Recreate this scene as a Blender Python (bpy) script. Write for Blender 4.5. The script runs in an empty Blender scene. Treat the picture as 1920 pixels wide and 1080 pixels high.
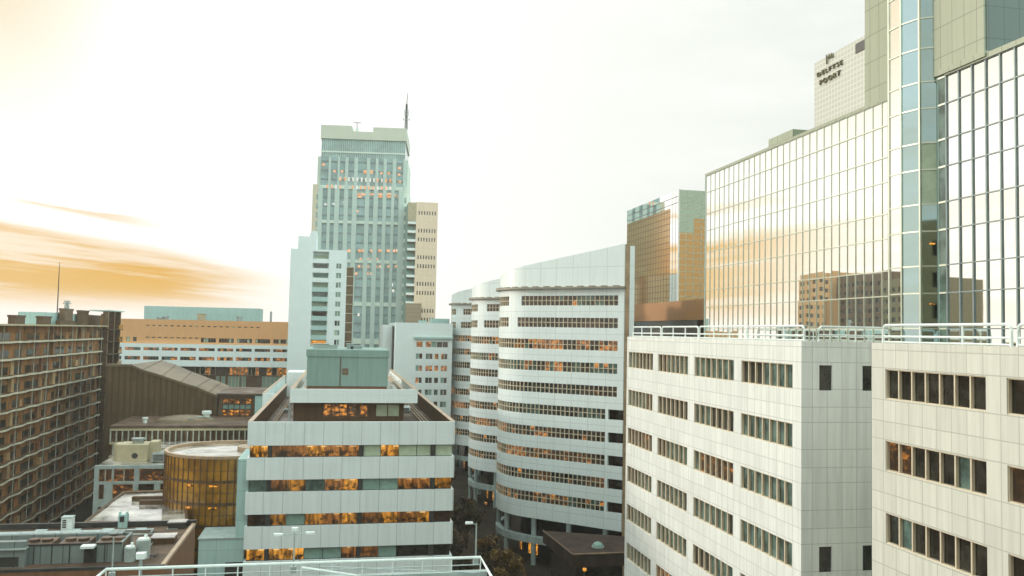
import bpy, bmesh, math, random
from mathutils import Vector, Matrix
R = math.radians
random.seed(11)
sc = bpy.context.scene
COL = sc.collection

# ---------------------------------------------------------------- camera
CAM = Vector((0.0, 0.0, 38.0))
FPX, YAW, PIT, ROLL = 1600.0, R(11.31), R(3.0), 0.020
fw = Vector((math.sin(YAW) * math.cos(PIT), math.cos(YAW) * math.cos(PIT), math.sin(PIT)))
r0 = Vector((math.cos(YAW), -math.sin(YAW), 0))
u0 = r0.cross(fw)
rt = r0 * math.cos(ROLL) + u0 * math.sin(ROLL)
up = u0 * math.cos(ROLL) - r0 * math.sin(ROLL)
cam = bpy.data.cameras.new('camera')
camo = bpy.data.objects.new('camera', cam)
COL.objects.link(camo)
M = Matrix((rt, up, -fw)).transposed().to_4x4()
M.translation = CAM
camo.matrix_world = M
cam.sensor_width = 36.0
cam.lens = 36.0 * FPX / 1920.0
cam.clip_start = 0.5
cam.clip_end = 9000.0
sc.camera = camo

# ---------------------------------------------------------------- world and sun
sc.view_settings.view_transform = 'Standard'
sc.view_settings.look = 'None'
sc.view_settings.gamma = 1.0
sc.view_settings.exposure = 0.92
SUN_AZ, SUN_EL = R(-57.0), R(13.0)          # azimuth from +Y towards +X
sdir = Vector((math.sin(SUN_AZ) * math.cos(SUN_EL), math.cos(SUN_AZ) * math.cos(SUN_EL), math.sin(SUN_EL)))
world = bpy.data.worlds.new("World")
sc.world = world
world.use_nodes = True
wn = world.node_tree
wn.nodes.clear()


def node(nt, typ, ins=None, **kw):
    n = nt.nodes.new(typ)
    for k, v in kw.items():
        setattr(n, k, v)
    for k, v in (ins or {}).items():
        s = n.inputs[k]
        if hasattr(v, 'is_linked') or isinstance(v, bpy.types.NodeSocket):
            nt.links.new(v, s)
        else:
            s.default_value = v
    return n


def mth(nt, op, a, b=None, c=None, clamp=False):
    n = nt.nodes.new('ShaderNodeMath')
    n.operation = op
    n.use_clamp = clamp
    for i, v in enumerate((a, b, c)):
        if v is None:
            continue
        if isinstance(v, bpy.types.NodeSocket):
            nt.links.new(v, n.inputs[i])
        else:
            n.inputs[i].default_value = v
    return n.outputs[0]


def smooth(nt, x, a, b):
    n = nt.nodes.new('ShaderNodeMapRange')
    n.interpolation_type = 'SMOOTHSTEP'
    nt.links.new(x, n.inputs[0])
    n.inputs[1].default_value, n.inputs[2].default_value = a, b
    return n.outputs[0]


def mixc(nt, fac, a, b, mode='MIX'):
    n = nt.nodes.new('ShaderNodeMix')
    n.data_type = 'RGBA'
    n.blend_type = mode
    for s, v in ((n.inputs[0], fac), (n.inputs[6], a), (n.inputs[7], b)):
        if isinstance(v, bpy.types.NodeSocket):
            nt.links.new(v, s)
        elif isinstance(v, (int, float)):
            s.default_value = v
        else:
            s.default_value = (v[0], v[1], v[2], 1)
    return n.outputs[2]


def ramp(nt, fac, stops, interp='LINEAR'):
    n = nt.nodes.new('ShaderNodeValToRGB')
    cr = n.color_ramp
    cr.interpolation = interp
    while len(cr.elements) < len(stops):
        cr.elements.new(0.5)
    for e, (p, c) in zip(cr.elements, stops):
        e.position = p
        e.color = (c[0], c[1], c[2], 1)
    if fac is not None:
        nt.links.new(fac, n.inputs[0])
    return n.outputs[0]


def noise(nt, vec, scale, detail=3.0, rough=0.5, out=0):
    n = nt.nodes.new('ShaderNodeTexNoise')
    n.inputs['Scale'].default_value = scale
    n.inputs['Detail'].default_value = detail
    n.inputs['Roughness'].default_value = rough
    if vec is not None:
        nt.links.new(vec, n.inputs['Vector'])
    return n.outputs[out]


def build_world():
    nt = wn
    tc = node(nt, 'ShaderNodeTexCoord').outputs['Generated']
    sep = node(nt, 'ShaderNodeSeparateXYZ', {0: tc})
    x, y, z = sep.outputs
    az = mth(nt, 'ARCTAN2', x, y)
    sky = nt.nodes.new('ShaderNodeTexSky')
    sky.sky_type = 'NISHITA'
    sky.sun_disc = False
    sky.sun_elevation = SUN_EL
    sky.sun_rotation = SUN_AZ
    sky.dust_density = 3.0
    dt = node(nt, 'ShaderNodeVectorMath', {0: tc, 1: tuple(sdir)}, operation='DOT_PRODUCT').outputs['Value']
    f = mth(nt, 'MULTIPLY_ADD', dt, 0.5, 0.5)
    # thin veil of high cloud, bright round the sun, cool and raised behind the camera as fill (values are divided by the 0.1 strength)
    veil = ramp(nt, f, [(0.0, (.88, 1.16, 1.11)), (.30, (.82, 1.08, 1.03)), (.46, (.43, .475, .44)), (.56, (.475, .495, .465)), (.70, (.56, .565, .54)),
                        (.86, (.64, .65, .635)), (1.0, (.72, .71, .67))])
    # thin bright overcast overhead
    veil = mixc(nt, smooth(nt, z, .36, .75), veil, (.96, 1.14, 1.10))
    # soft structure in the veil
    sv = node(nt, 'ShaderNodeCombineXYZ', {0: mth(nt, 'MULTIPLY', az, 2.2), 1: mth(nt, 'MULTIPLY', z, 9.0), 2: 0.0}).outputs[0]
    n1 = noise(nt, sv, 1.3, 5.0, .55)
    veil = mixc(nt, mth(nt, 'MULTIPLY', smooth(nt, n1, .42, .75), .5), veil, (.60, .60, .575))
    # warm tan high on the left
    warm = mth(nt, 'MULTIPLY', smooth(nt, az, -.19, -.37), smooth(nt, z, .12, .36))
    warm = mth(nt, 'MULTIPLY', warm, mth(nt, 'MULTIPLY', smooth(nt, az, -1.0, -.55), smooth(nt, z, .70, .45)))
    veil = mixc(nt, mth(nt, 'MULTIPLY', warm, .85), veil, (.47, .38, .23))
    # bank of orange cloud low over the sunset side
    w = noise(nt, node(nt, 'ShaderNodeCombineXYZ', {0: mth(nt, 'MULTIPLY', az, 2.0), 1: mth(nt, 'MULTIPLY', z, 5.0), 2: 3.1}).outputs[0], 2.0, 2.0)
    zz = mth(nt, 'ADD', z, mth(nt, 'MULTIPLY', mth(nt, 'ADD', az, .27), .15))   # the bank tilts down to the right
    zt = mth(nt, 'ADD', z, mth(nt, 'MULTIPLY', mth(nt, 'ADD', az, .27), .07))
    cv = node(nt, 'ShaderNodeCombineXYZ', {0: mth(nt, 'MULTIPLY', az, 3.4), 1: mth(nt, 'MULTIPLY', zt, 62.0), 2: mth(nt, 'MULTIPLY', w, 1.1)}).outputs[0]
    n2 = noise(nt, cv, 1.0, 6.0, .60)
    edge = mth(nt, 'ADD', zz, mth(nt, 'MULTIPLY', mth(nt, 'SUBTRACT', n2, .5), .045))
    refl = smooth(nt, az, -.62, -.37)
    side = mth(nt, 'MULTIPLY', smooth(nt, az, -.02, -.20), mth(nt, 'MULTIPLY_ADD', refl, .72, .28))
    body = mth(nt, 'MULTIPLY', smooth(nt, edge, .100, .080), smooth(nt, z, .004, .040))
    den = mth(nt, 'MULTIPLY', body, mth(nt, 'MULTIPLY_ADD', smooth(nt, n2, .36, .56), .50, .50))
    den = mth(nt, 'MULTIPLY', den, side)
    wisp = mth(nt, 'MULTIPLY', mth(nt, 'MULTIPLY', smooth(nt, zz, .110, .117), smooth(nt, zz, .130, .121)), smooth(nt, n2, .46, .62))
    wisp = mth(nt, 'MULTIPLY', wisp, mth(nt, 'MULTIPLY', mth(nt, 'MULTIPLY', smooth(nt, az, -.16, -.27), refl), .6))
    ccol = mixc(nt, smooth(nt, edge, .040, .086), (.455, .285, .095), (.43, .225, .014))
    veil = mixc(nt, mth(nt, 'MAXIMUM', den, wisp), veil, ccol)
    # peach low glow under the bank
    low = mth(nt, 'MULTIPLY', smooth(nt, z, .065, .0), smooth(nt, az, .25, -.3))
    low = mth(nt, 'MULTIPLY', low, mth(nt, 'SUBTRACT', 1.0, den))
    veil = mixc(nt, mth(nt, 'MULTIPLY', low, .45), veil, (.55, .42, .33))
    veil10 = mixc(nt, 1.0, veil, (10, 10, 10), 'MULTIPLY')
    skyc = mixc(nt, .97, sky.outputs[0], veil10)
    bg = node(nt, 'ShaderNodeBackground', {0: skyc, 1: 0.1})
    out = nt.nodes.new('ShaderNodeOutputWorld')
    nt.links.new(bg.outputs[0], out.inputs[0])


build_world()
sun = bpy.data.lights.new('sun', 'SUN')
sun.energy = 1.1
sun.angle = R(9.0)
sun.color = (1.0, .92, .80)
suno = bpy.data.objects.new('sun', sun)
COL.objects.link(suno)
suno.rotation_euler = (-sdir).to_track_quat('-Z', 'Y').to_euler()


# ---------------------------------------------------------------- pixel rays of the photograph -> points on real planes
def ray(px, py):
    return fw + rt * ((px - 960.0) / FPX) + up * ((540.0 - py) / FPX)


def onX(px, py, X):
    d = ray(px, py)
    return CAM + d * (X / d.x)


def onY(px, py, Y):
    d = ray(px, py)
    return CAM + d * (Y / d.y)


def onZ(px, py, Z):
    d = ray(px, py)
    return CAM + d * ((Z - CAM.z) / d.z)


# ---------------------------------------------------------------- mesh builder
def wm(o):
    m = o.matrix_basis.copy()
    while o.parent is not None:
        o = o.parent
        m = o.matrix_basis @ m
    return m


def tag(o, label=None, cat=None, group=None, kind=None):
    if label: o['label'] = label
    if cat: o['category'] = cat
    if group: o['group'] = group
    if kind: o['kind'] = kind
    return o


def thing(name, loc, label, cat, group=None, rz=0.0):
    o = bpy.data.objects.new(name, None)
    o.empty_display_size = 1.0
    COL.objects.link(o)
    o.location = loc
    o.rotation_euler = (0, 0, rz)
    o.matrix_basis = Matrix.Translation(loc) @ Matrix.Rotation(rz, 4, 'Z')
    return tag(o, label, cat, group)


class MB:
    def __init__(s):
        s.v, s.f, s.m, s.uv = [], [], [], []

    def face(s, pts, m=0, uv=None):
        i = len(s.v)
        s.v += [Vector(p) for p in pts]
        s.f.append(tuple(range(i, i + len(pts))))
        s.m.append(m)
        if uv is None:
            p = s.v[i:]
            n = Vector((0, 0, 0))
            for a in range(len(p)):
                b = (a + 1) % len(p)
                n += (p[a] - p[0]).cross(p[b] - p[0])
            if n.length > 0:
                n.normalize()
            if abs(n.z) > .7 or n.length == 0:
                uv = [(q.x, q.y) for q in p]
            else:
                t = Vector((-n.y, n.x, 0)).normalized()
                uv = [(q.dot(t), q.z) for q in p]
        s.uv.append(uv)
        return s

    def obox(s, P, U, N, a0, a1, n0, n1, z0, z1, m=0):
        """oriented box: along U, along outward N, and up"""
        P, U, N = Vector(P), Vector(U), Vector(N)
        def q(a, n, z):
            w = P + U * a + N * n
            return (w.x, w.y, z)
        c = [q(a0, n0, z0), q(a1, n0, z0), q(a1, n1, z0), q(a0, n1, z0), q(a0, n0, z1), q(a1, n0, z1), q(a1, n1, z1), q(a0, n1, z1)]
        fl = [(0, 3, 2, 1), (4, 5, 6, 7), (0, 1, 5, 4), (1, 2, 6, 5), (2, 3, 7, 6), (3, 0, 4, 7)]
        flip = U.cross(N).z * (a1 - a0) * (n1 - n0) < 0
        for t in fl:
            t = t[::-1] if flip else t
            s.face([c[k] for k in t], m)
        return s

    def box(s, x0, x1, y0, y1, z0, z1, m=0):
        return s.obox((0, 0, 0), (1, 0, 0), (0, 1, 0), min(x0, x1), max(x0, x1), min(y0, y1), max(y0, y1), z0, z1, m)

    def prism(s, poly, z0, z1, m=0, mtop=None):
        """poly counter-clockwise; z1 may be a list of heights"""
        n = len(poly)
        zt = z1 if isinstance(z1, (list, tuple)) else [z1] * n
        lo = [(p[0], p[1], z0) for p in poly]
        hi = [(p[0], p[1], zt[i]) for i, p in enumerate(poly)]
        L = 0.0
        for i in range(n):
            j = (i + 1) % n
            d = math.dist(poly[i], poly[j])
            s.face([lo[i], lo[j], hi[j], hi[i]], m, [(L, z0), (L + d, z0), (L + d, zt[j]), (L, zt[i])])
            L += d
        s.face(hi, m if mtop is None else mtop)
        s.face(lo[::-1], m)
        return s

    def tube(s, pts, r, n=6, m=0, caps=True):
        pts = [Vector(p) for p in pts]
        rr = r if isinstance(r, (list, tuple)) else [r] * len(pts)
        rings = []
        for i, p in enumerate(pts):
            d = (pts[min(i + 1, len(pts) - 1)] - pts[max(i - 1, 0)]).normalized()
            a = d.cross(Vector((0, 0, 1)))
            if a.length < .05:
                a = d.cross(Vector((1, 0, 0)))
            a.normalize()
            b = d.cross(a)
            rings.append([p + (a * math.cos(2 * math.pi * k / n) + b * math.sin(2 * math.pi * k / n)) * rr[i] for k in range(n)])
        for i in range(len(pts) - 1):
            for k in range(n):
                l = (k + 1) % n
                s.face([rings[i][k], rings[i + 1][k], rings[i + 1][l], rings[i][l]], m)
        if caps:
            s.face(rings[0], m)
            s.face(rings[-1][::-1], m)
        return s

    def cyl(s, x, y, z0, z1, r, n=20, m=0, mtop=None):
        return s.prism([(x + r * math.cos(2 * math.pi * k / n), y + r * math.sin(2 * math.pi * k / n)) for k in range(n)], z0, z1, m, mtop)

    def build(s, name, mats, parent=None, kind=None, label=None):
        me = bpy.data.meshes.new(name)
        if parent is not None:
            inv = wm(parent).inverted()
            org = None
            vs = [inv @ p for p in s.v]
        else:
            xs = [p.x for p in s.v]; ys = [p.y for p in s.v]; zs = [p.z for p in s.v]
            org = Vector(((min(xs) + max(xs)) / 2, (min(ys) + max(ys)) / 2, min(zs)))
            vs = [p - org for p in s.v]
        me.from_pydata([tuple(p) for p in vs], [], s.f)
        for m_ in (mats if isinstance(mats, (list, tuple)) else [mats]):
            me.materials.append(m_)
        uvl = me.uv_layers.new(name='UVMap')
        me.polygons.foreach_set('material_index', s.m)
        flat = []
        for fuv in s.uv:
            for a, b in fuv:
                flat += [a, b]
        uvl.data.foreach_set('uv', flat)
        me.update()
        o = bpy.data.objects.new(name, me)
        COL.objects.link(o)
        if parent is not None:
            o.parent = parent
        else:
            o.location = org
            o.matrix_basis = Matrix.Translation(org)
        if kind: o['kind'] = kind
        if label: o['label'] = label
        return o


# ---------------------------------------------------------------- materials
MATS = {}


def newmat(name):
    m = bpy.data.materials.new(name)
    m.use_nodes = True
    nt = m.node_tree
    b = nt.nodes['Principled BSDF']
    return m, nt, b


def panel(name, col, su=0, ou=0.0, sv=0, vo=(0.0,), lw=.05, seam=.55, rough=.45, var=.06, dirt=.12, spec=.4, streak=True, cellu=None, cellv=None):
    m, nt, b = newmat(name)
    uv = node(nt, 'ShaderNodeUVMap').outputs[0]
    sp = node(nt, 'ShaderNodeSeparateXYZ', {0: uv})
    u, v = sp.outputs[0], sp.outputs[1]
    mask = None
    if su:
        mask = mth(nt, 'LESS_THAN', mth(nt, 'PINGPONG', mth(nt, 'SUBTRACT', u, ou), su / 2), lw / 2)
    for o_ in vo if sv else ():
        k = mth(nt, 'LESS_THAN', mth(nt, 'PINGPONG', mth(nt, 'SUBTRACT', v, o_), sv / 2), lw / 2)
        mask = k if mask is None else mth(nt, 'MAXIMUM', mask, k)
    c = col
    cu, cv_ = cellu or su or 2.0, cellv or sv or 3.0
    cell = node(nt, 'ShaderNodeCombineXYZ', {0: mth(nt, 'FLOOR', mth(nt, 'DIVIDE', mth(nt, 'SUBTRACT', u, ou), cu)),
                                           1: mth(nt, 'FLOOR', mth(nt, 'DIVIDE', mth(nt, 'SUBTRACT', v, vo[0]), cv_)), 2: 0.0}).outputs[0]
    wnz = node(nt, 'ShaderNodeTexWhiteNoise', {'Vector': cell}, noise_dimensions='3D').outputs[0]
    k = mth(nt, 'MULTIPLY_ADD', wnz, var, 1.0 - var / 2)
    dv = node(nt, 'ShaderNodeCombineXYZ', {0: mth(nt, 'MULTIPLY', u, 3.2), 1: mth(nt, 'MULTIPLY', v, .20 if streak else 1.6), 2: 0.0}).outputs[0]
    dn = smooth(nt, noise(nt, dv, .8, 5.0, .62), .35, .75)
    k = mth(nt, 'MULTIPLY', k, mth(nt, 'MULTIPLY_ADD', dn, -dirt, 1.0))
    kk = node(nt, 'ShaderNodeCombineColor', {0: k, 1: k, 2: k}).outputs[0]
    c = mixc(nt, 1.0, col, kk, 'MULTIPLY')
    if mask is not None:
        c = mixc(nt, mask, c, tuple(q * seam for q in col))
    nt.links.new(c, b.inputs['Base Color'])
    b.inputs['Roughness'].default_value = rough
    b.inputs['Specular IOR Level'].default_value = spec
    MATS[name] = m
    return m


def plain(name, col, rough=.5, metal=0.0, var=.25, scale=1.2, spec=.4, rvar=0.0, bump=0.0):
    m, nt, b = newmat(name)
    tc = node(nt, 'ShaderNodeTexCoord').outputs['Object']
    n = noise(nt, tc, scale, 5.0, .6)
    c = mixc(nt, smooth(nt, n, .3, .7), tuple(q * (1 - var) for q in col), tuple(q * (1 + var * .5) for q in col))
    nt.links.new(c, b.inputs['Base Color'])
    b.inputs['Roughness'].default_value = rough
    b.inputs['Metallic'].default_value = metal
    b.inputs['Specular IOR Level'].default_value = spec
    if rvar:
        n2 = noise(nt, tc, scale * .35, 4.0, .6)
        nt.links.new(mth(nt, 'MULTIPLY_ADD', smooth(nt, n2, .38, .62), rvar, rough), b.inputs['Roughness'])
    if bump:
        bp = node(nt, 'ShaderNodeBump', {'Strength': bump, 'Distance': .05, 'Height': noise(nt, tc, scale * 8, 4.0)})
        nt.links.new(bp.outputs[0], b.inputs['Normal'])
    MATS[name] = m
    return m


def mirror(name, col, rough=.02, wob=.0):
    m, nt, b = newmat(name)
    b.inputs['Base Color'].default_value = (*col, 1)
    b.inputs['Metallic'].default_value = 1.0
    b.inputs['Roughness'].default_value = rough
    if wob:
        tc = node(nt, 'ShaderNodeTexCoord').outputs['Object']
        bp = node(nt, 'ShaderNodeBump', {'Strength': wob, 'Distance': .02, 'Height': noise(nt, tc, .55, 1.0)})
        nt.links.new(bp.outputs[0], b.inputs['Normal'])
    MATS[name] = m
    return m


def glass(name, col, ior=1.6, rough=.05, var=.5, scale=.7):
    """window glass with a dim room behind it"""
    m, nt, b = newmat(name)
    tc = node(nt, 'ShaderNodeTexCoord').outputs['Object']
    n = noise(nt, tc, scale, 3.0, .6)
    c = mixc(nt, smooth(nt, n, .35, .65), tuple(q * (1 - var) for q in col), tuple(q * (1 + var) for q in col))
    nt.links.new(c, b.inputs['Base Color'])
    b.inputs['Roughness'].default_value = rough
    b.inputs['IOR'].default_value = ior
    MATS[name] = m
    return m


def lit(name, dark, mid, hot, strength=1.0, scale=1.3, lo=.42, hi=.62):
    """window onto a room with lamps on"""
    m, nt, b = newmat(name)
    tc = node(nt, 'ShaderNodeTexCoord').outputs['Object']
    sp = node(nt, 'ShaderNodeSeparateXYZ', {0: tc})
    st = node(nt, 'ShaderNodeCombineXYZ', {0: sp.outputs[0], 1: sp.outputs[1], 2: mth(nt, 'MULTIPLY', sp.outputs[2], 1.7)}).outputs[0]
    n = noise(nt, st, scale, 3.0, .6)
    fine = node(nt, 'ShaderNodeTexVoronoi', {'Vector': st, 'Scale': 3.2}, distance='CHEBYCHEV').outputs['Color']
    fine = node(nt, 'ShaderNodeSeparateColor', {0: fine}).outputs[0]
    n = mth(nt, 'ADD', n, mth(nt, 'MULTIPLY', mth(nt, 'SUBTRACT', fine, .5), .16))
    e = ramp(nt, n, [(lo, dark), ((lo + hi) / 2, mid), (hi, hot)])
    b.inputs['Base Color'].default_value = (.02, .015, .01, 1)
    b.inputs['Roughness'].default_value = .06
    nt.links.new(e, b.inputs['Emission Color'])
    b.inputs['Emission Strength'].default_value = strength
    MATS[name] = m
    return m


# facades
CREAM = panel('cream_tile', (.81, .82, .775), .985, .33, 3.6, (37.5 - 36, 36.54 - 36 + .05, 34.98 - 32.4), .045, .66, .35, .09, .17)
BEIGET = panel('beige_tile', (.655, .645, .565), .985, .33, 3.6, (37.5 - 36, 36.54 - 36 + .05, 34.98 - 32.4), .045, .66, .35, .09, .17)
WHITEP = panel('white_panel', (.75, .82, .815), 1.96, .6, 0, (0.0,), .06, .6, .4, .05, .10)
WHITES = panel('white_plain', (.74, .81, .80), 4.0, .6, 1.6, (.2,), .05, .88, .5, .03, .06)
CURVEP = panel('pale_curved_panel', (.80, .86, .845), 3.05, .0, 3.58, (2.24,), .07, .68, .3, .04, .08, .5)
TEALP = panel('teal_panel', (.40, .57, .54), 3.0, .2, 3.0, (.1,), .05, .7, .5, .05, .12)
ORANGE = panel('tan_concrete', (.69, .36, .155), 6.9, 0, 0, (0.0,), .06, .85, .7, .04, .10)
BROWN = panel('brown_cladding', (.115, .07, .04), 1.2, 0, 0, (0.0,), .05, .6, .5, .12, .2, .15)
TOWERG = panel('grey_green_stone', (.64, .725, .635), 0, 0, 3.6, (.0,), .25, .88, .5, .03, .05)
TOWERP = panel('blue_green_stone', (.50, .605, .555), 0, 0, 3.6, (.0,), .25, .9, .5, .03, .05)
TOWERB = panel('beige_stone', (.62, .56, .42), 0, 0, 3.6, (.0,), .25, .9, .5, .03, .05)
TANT = panel('tan_tower_stone', (.80, .62, .46), 1.8, 0, 3.5, (.0,), .2, .9, .6, .05, .05)
UPPERG = panel('green_metal_panel', (.36, .385, .28), .97, .3, 1.8, (.6,), .05, .55, .25, .06, .06, .5)
PLANTG = panel('grey_green_cladding', (.215, .315, .285), 4.7, 2.2, 0, (0.0,), .05, .7, .5, .06, .12)
FLATP = panel('flat_panel_wall', (.33, .155, .06), 1.15, .0, 2.8, (.0,), .03, .5, .7, .7, .2, .1)
RIBS = panel('ribbed_dark_cladding', (.135, .085, .045), 1.1, .0, 0, (0.0,), .35, .62, .65, .25, .35, .1)
GREYSCR = panel('grey_screen_panel', (.20, .235, .225), 1.5, .2, 0, (0.0,), .07, .4, .5, .12, .15)
REDBR = panel('red_brown_cladding', (.20, .095, .045), 2.5, .2, 0, (0.0,), .05, .75, .6, .1, .25)
# roofs and ground
ROOFB = plain('brown_bitumen_roof', (.12, .074, .048), .38, 0, .5, .35, .3, .4, .06)
ROOFW = plain('wet_roof', (.50, .45, .39), .03, 0, .8, .3, .9, .22, .02)
ROOFW.node_tree.nodes['Principled BSDF'].inputs['IOR'].default_value = 2.1
GREYC = plain('pale_concrete', (.36, .42, .40), .6, 0, .2, .8)
WHITE = plain('white_paint', (.78, .83, .80), .35, 0, .08, 2.0)
GALV = plain('galvanised_metal', (.42, .47, .46), .35, .6, .2, 3.0)
DARK = plain('dark_metal', (.05, .048, .045), .4, .0, .3, 2.0)
SEAMB = plain('bronze_trim', (.16, .095, .05), .35, .4, .3, 1.0)
TANTRIM = plain('tan_coping', (.42, .29, .18), .35, .1, .25, .7)
ASPH = plain('asphalt', (.036, .026, .018), .8, 0, .4, .25, .05)
PAVE = plain('paving', (.075, .053, .036), .85, 0, .3, .5, .05)
PAINT = plain('road_paint', (.7, .7, .66), .6, 0, .2, 1.0)
BEIGE = plain('beige_render', (.46, .39, .25), .6, 0, .12, .8)
BEIGE2 = plain('olive_render', (.20, .15, .07), .6, 0, .12, .8)
CANOPY = plain('dark_canopy_felt', (.058, .038, .03), .8, 0, .35, .5, .15)
CONC = plain('weathered_concrete', (.44, .42, .34), .7, 0, .25, .8)
GALLERY = plain('gallery_edge', (.62, .56, .42), .5, 0, .25, .6)
ROOFL = plain('olive_metal_roof', (.155, .105, .055), .45, 0, .35, .12)
# glass
MIR = mirror('mirror_glass', (.97, .98, .965), .015, .02)
MIRT = mirror('teal_mirror_glass', (.36, .50, .53), .03, .02)
MIRREFL = mirror('bronze_mirror_glass', (.70, .44, .215), .12, .03)  # brown tint stands for a mirrored building
MULLD = plain('slate_mullion', (.19, .235, .235), .35, .3, .1, 1.0)
MULL = plain('grey_green_mullion', (.60, .64, .54), .28, .8, .1, 1.0)
BAR = plain('pale_glazing_bar', (.66, .56, .41), .4, 0, .1, 1.0)
BARW = plain('white_glazing_bar', (.62, .66, .58), .4, 0, .1, 1.0)
GD = glass('dark_window', (.030, .028, .022))
GT = glass('teal_window', (.085, .13, .11))
GB = glass('brown_window', (.055, .032, .020))
GBL = glass('blue_grey_glass', (.27, .385, .385), 1.6, .12, .2, .15)
BLIND = plain('pale_green_blind', (.42, .50, .36), .5, 0, .12, 2.0, .5)
BLINDT = plain('teal_blind', (.22, .34, .29), .4, 0, .15, 2.0, .5)
LITO = lit('lit_office', (.016, .008, .004), (.13, .045, .007), (.50, .19, .022), .9, 1.5, .40, .66)
LITD = lit('dim_office', (.012, .007, .004), (.045, .02, .008), (.36, .13, .02), .9, 1.2, .44, .72)
LITH = lit('bright_office', (.03, .012, .004), (.33, .125, .012), (.52, .22, .025), 1.0, 1.6, .40, .52)
LITR = lit('amber_pane', (.07, .025, .01), (.19, .07, .02), (.45, .18, .04), .8, .8)
GOLD = glass('gold_glass', (.34, .165, .025), 1.6, .14, .4, .35)
def rooms(name, glow, lamp, gain):
    """lit offices of the banded block: one brightness per room, ceiling lamps, dark furniture in the lower half"""
    m, nt, b = newmat(name)
    sp = node(nt, 'ShaderNodeSeparateXYZ', {0: node(nt, 'ShaderNodeTexCoord').outputs['Object']})
    x, z = sp.outputs[0], sp.outputs[2]
    wz = mth(nt, 'MULTIPLY', mth(nt, 'FRACT', mth(nt, 'DIVIDE', mth(nt, 'SUBTRACT', z, ROOMZ[0]), 3.51)), 3.51)
    cell = node(nt, 'ShaderNodeCombineXYZ', {0: mth(nt, 'FLOOR', mth(nt, 'DIVIDE', x, 2.9)), 1: mth(nt, 'FLOOR', mth(nt, 'DIVIDE', mth(nt, 'SUBTRACT', z, ROOMZ[0]), 3.51)), 2: 1.7}).outputs[0]
    rm = node(nt, 'ShaderNodeTexWhiteNoise', {'Vector': cell}, noise_dimensions='3D').outputs[0]
    v1 = node(nt, 'ShaderNodeCombineXYZ', {0: mth(nt, 'MULTIPLY', x, 1.5), 1: mth(nt, 'MULTIPLY', z, 1.3), 2: 0.0}).outputs[0]
    n1 = noise(nt, v1, 1.0, 4.0, .7)
    v2 = node(nt, 'ShaderNodeCombineXYZ', {0: mth(nt, 'MULTIPLY', x, 2.4), 1: mth(nt, 'MULTIPLY', z, .5), 2: 5.0}).outputs[0]
    n2 = noise(nt, v2, 1.0, 3.0, .6)
    furn = mth(nt, 'MULTIPLY', smooth(nt, n1, .44, .56), smooth(nt, wz, .95, .45))
    back = mth(nt, 'MULTIPLY_ADD', smooth(nt, n2, .36, .64), .80, .20)
    k = mth(nt, 'MULTIPLY', mth(nt, 'MULTIPLY', back, mth(nt, 'MULTIPLY_ADD', rm, .8, .35)), mth(nt, 'MULTIPLY_ADD', furn, -.93, 1.0))
    k = mth(nt, 'MULTIPLY', k, gain)
    kc = node(nt, 'ShaderNodeCombineColor', {0: k, 1: k, 2: k}).outputs[0]
    e = mixc(nt, 1.0, glow, kc, 'MULTIPLY')
    dash = mth(nt, 'MULTIPLY', mth(nt, 'LESS_THAN', mth(nt, 'PINGPONG', x, .75), .30), mth(nt, 'MULTIPLY', smooth(nt, wz, 1.0, 1.06), smooth(nt, wz, 1.20, 1.12)))
    dash = mth(nt, 'MULTIPLY', dash, mth(nt, 'GREATER_THAN', rm, .45))
    e = mixc(nt, mth(nt, 'MULTIPLY', dash, .75), e, lamp)
    b.inputs['Base Color'].default_value = (.02, .015, .01, 1)
    b.inputs['Roughness'].default_value = .06
    nt.links.new(e, b.inputs['Emission Color'])
    b.inputs['Emission Strength'].default_value = 1.0
    return m


ROOMZ = [onY(656, 857, 92.0).z]
ROOM1 = rooms('office_rooms_bright', (.52, .215, .022), (.60, .40, .16), 1.0)
ROOM2 = rooms('office_rooms_dim', (.26, .10, .018), (.42, .24, .09), .85)
PANES = [GD, GT, GB, LITD, LITO, LITH, BLIND, BLINDT, LITR, ROOM1, ROOM2]
iGD, iGT, iGB, iLD, iLO, iLH, iBL, iBT, iLR, iR1, iR2 = range(11)


def pick(*wts):
    """choose a pane kind: pick((index, weight), ...)"""
    return random.choices([w[0] for w in wts], [w[1] for w in wts])[0]


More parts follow.
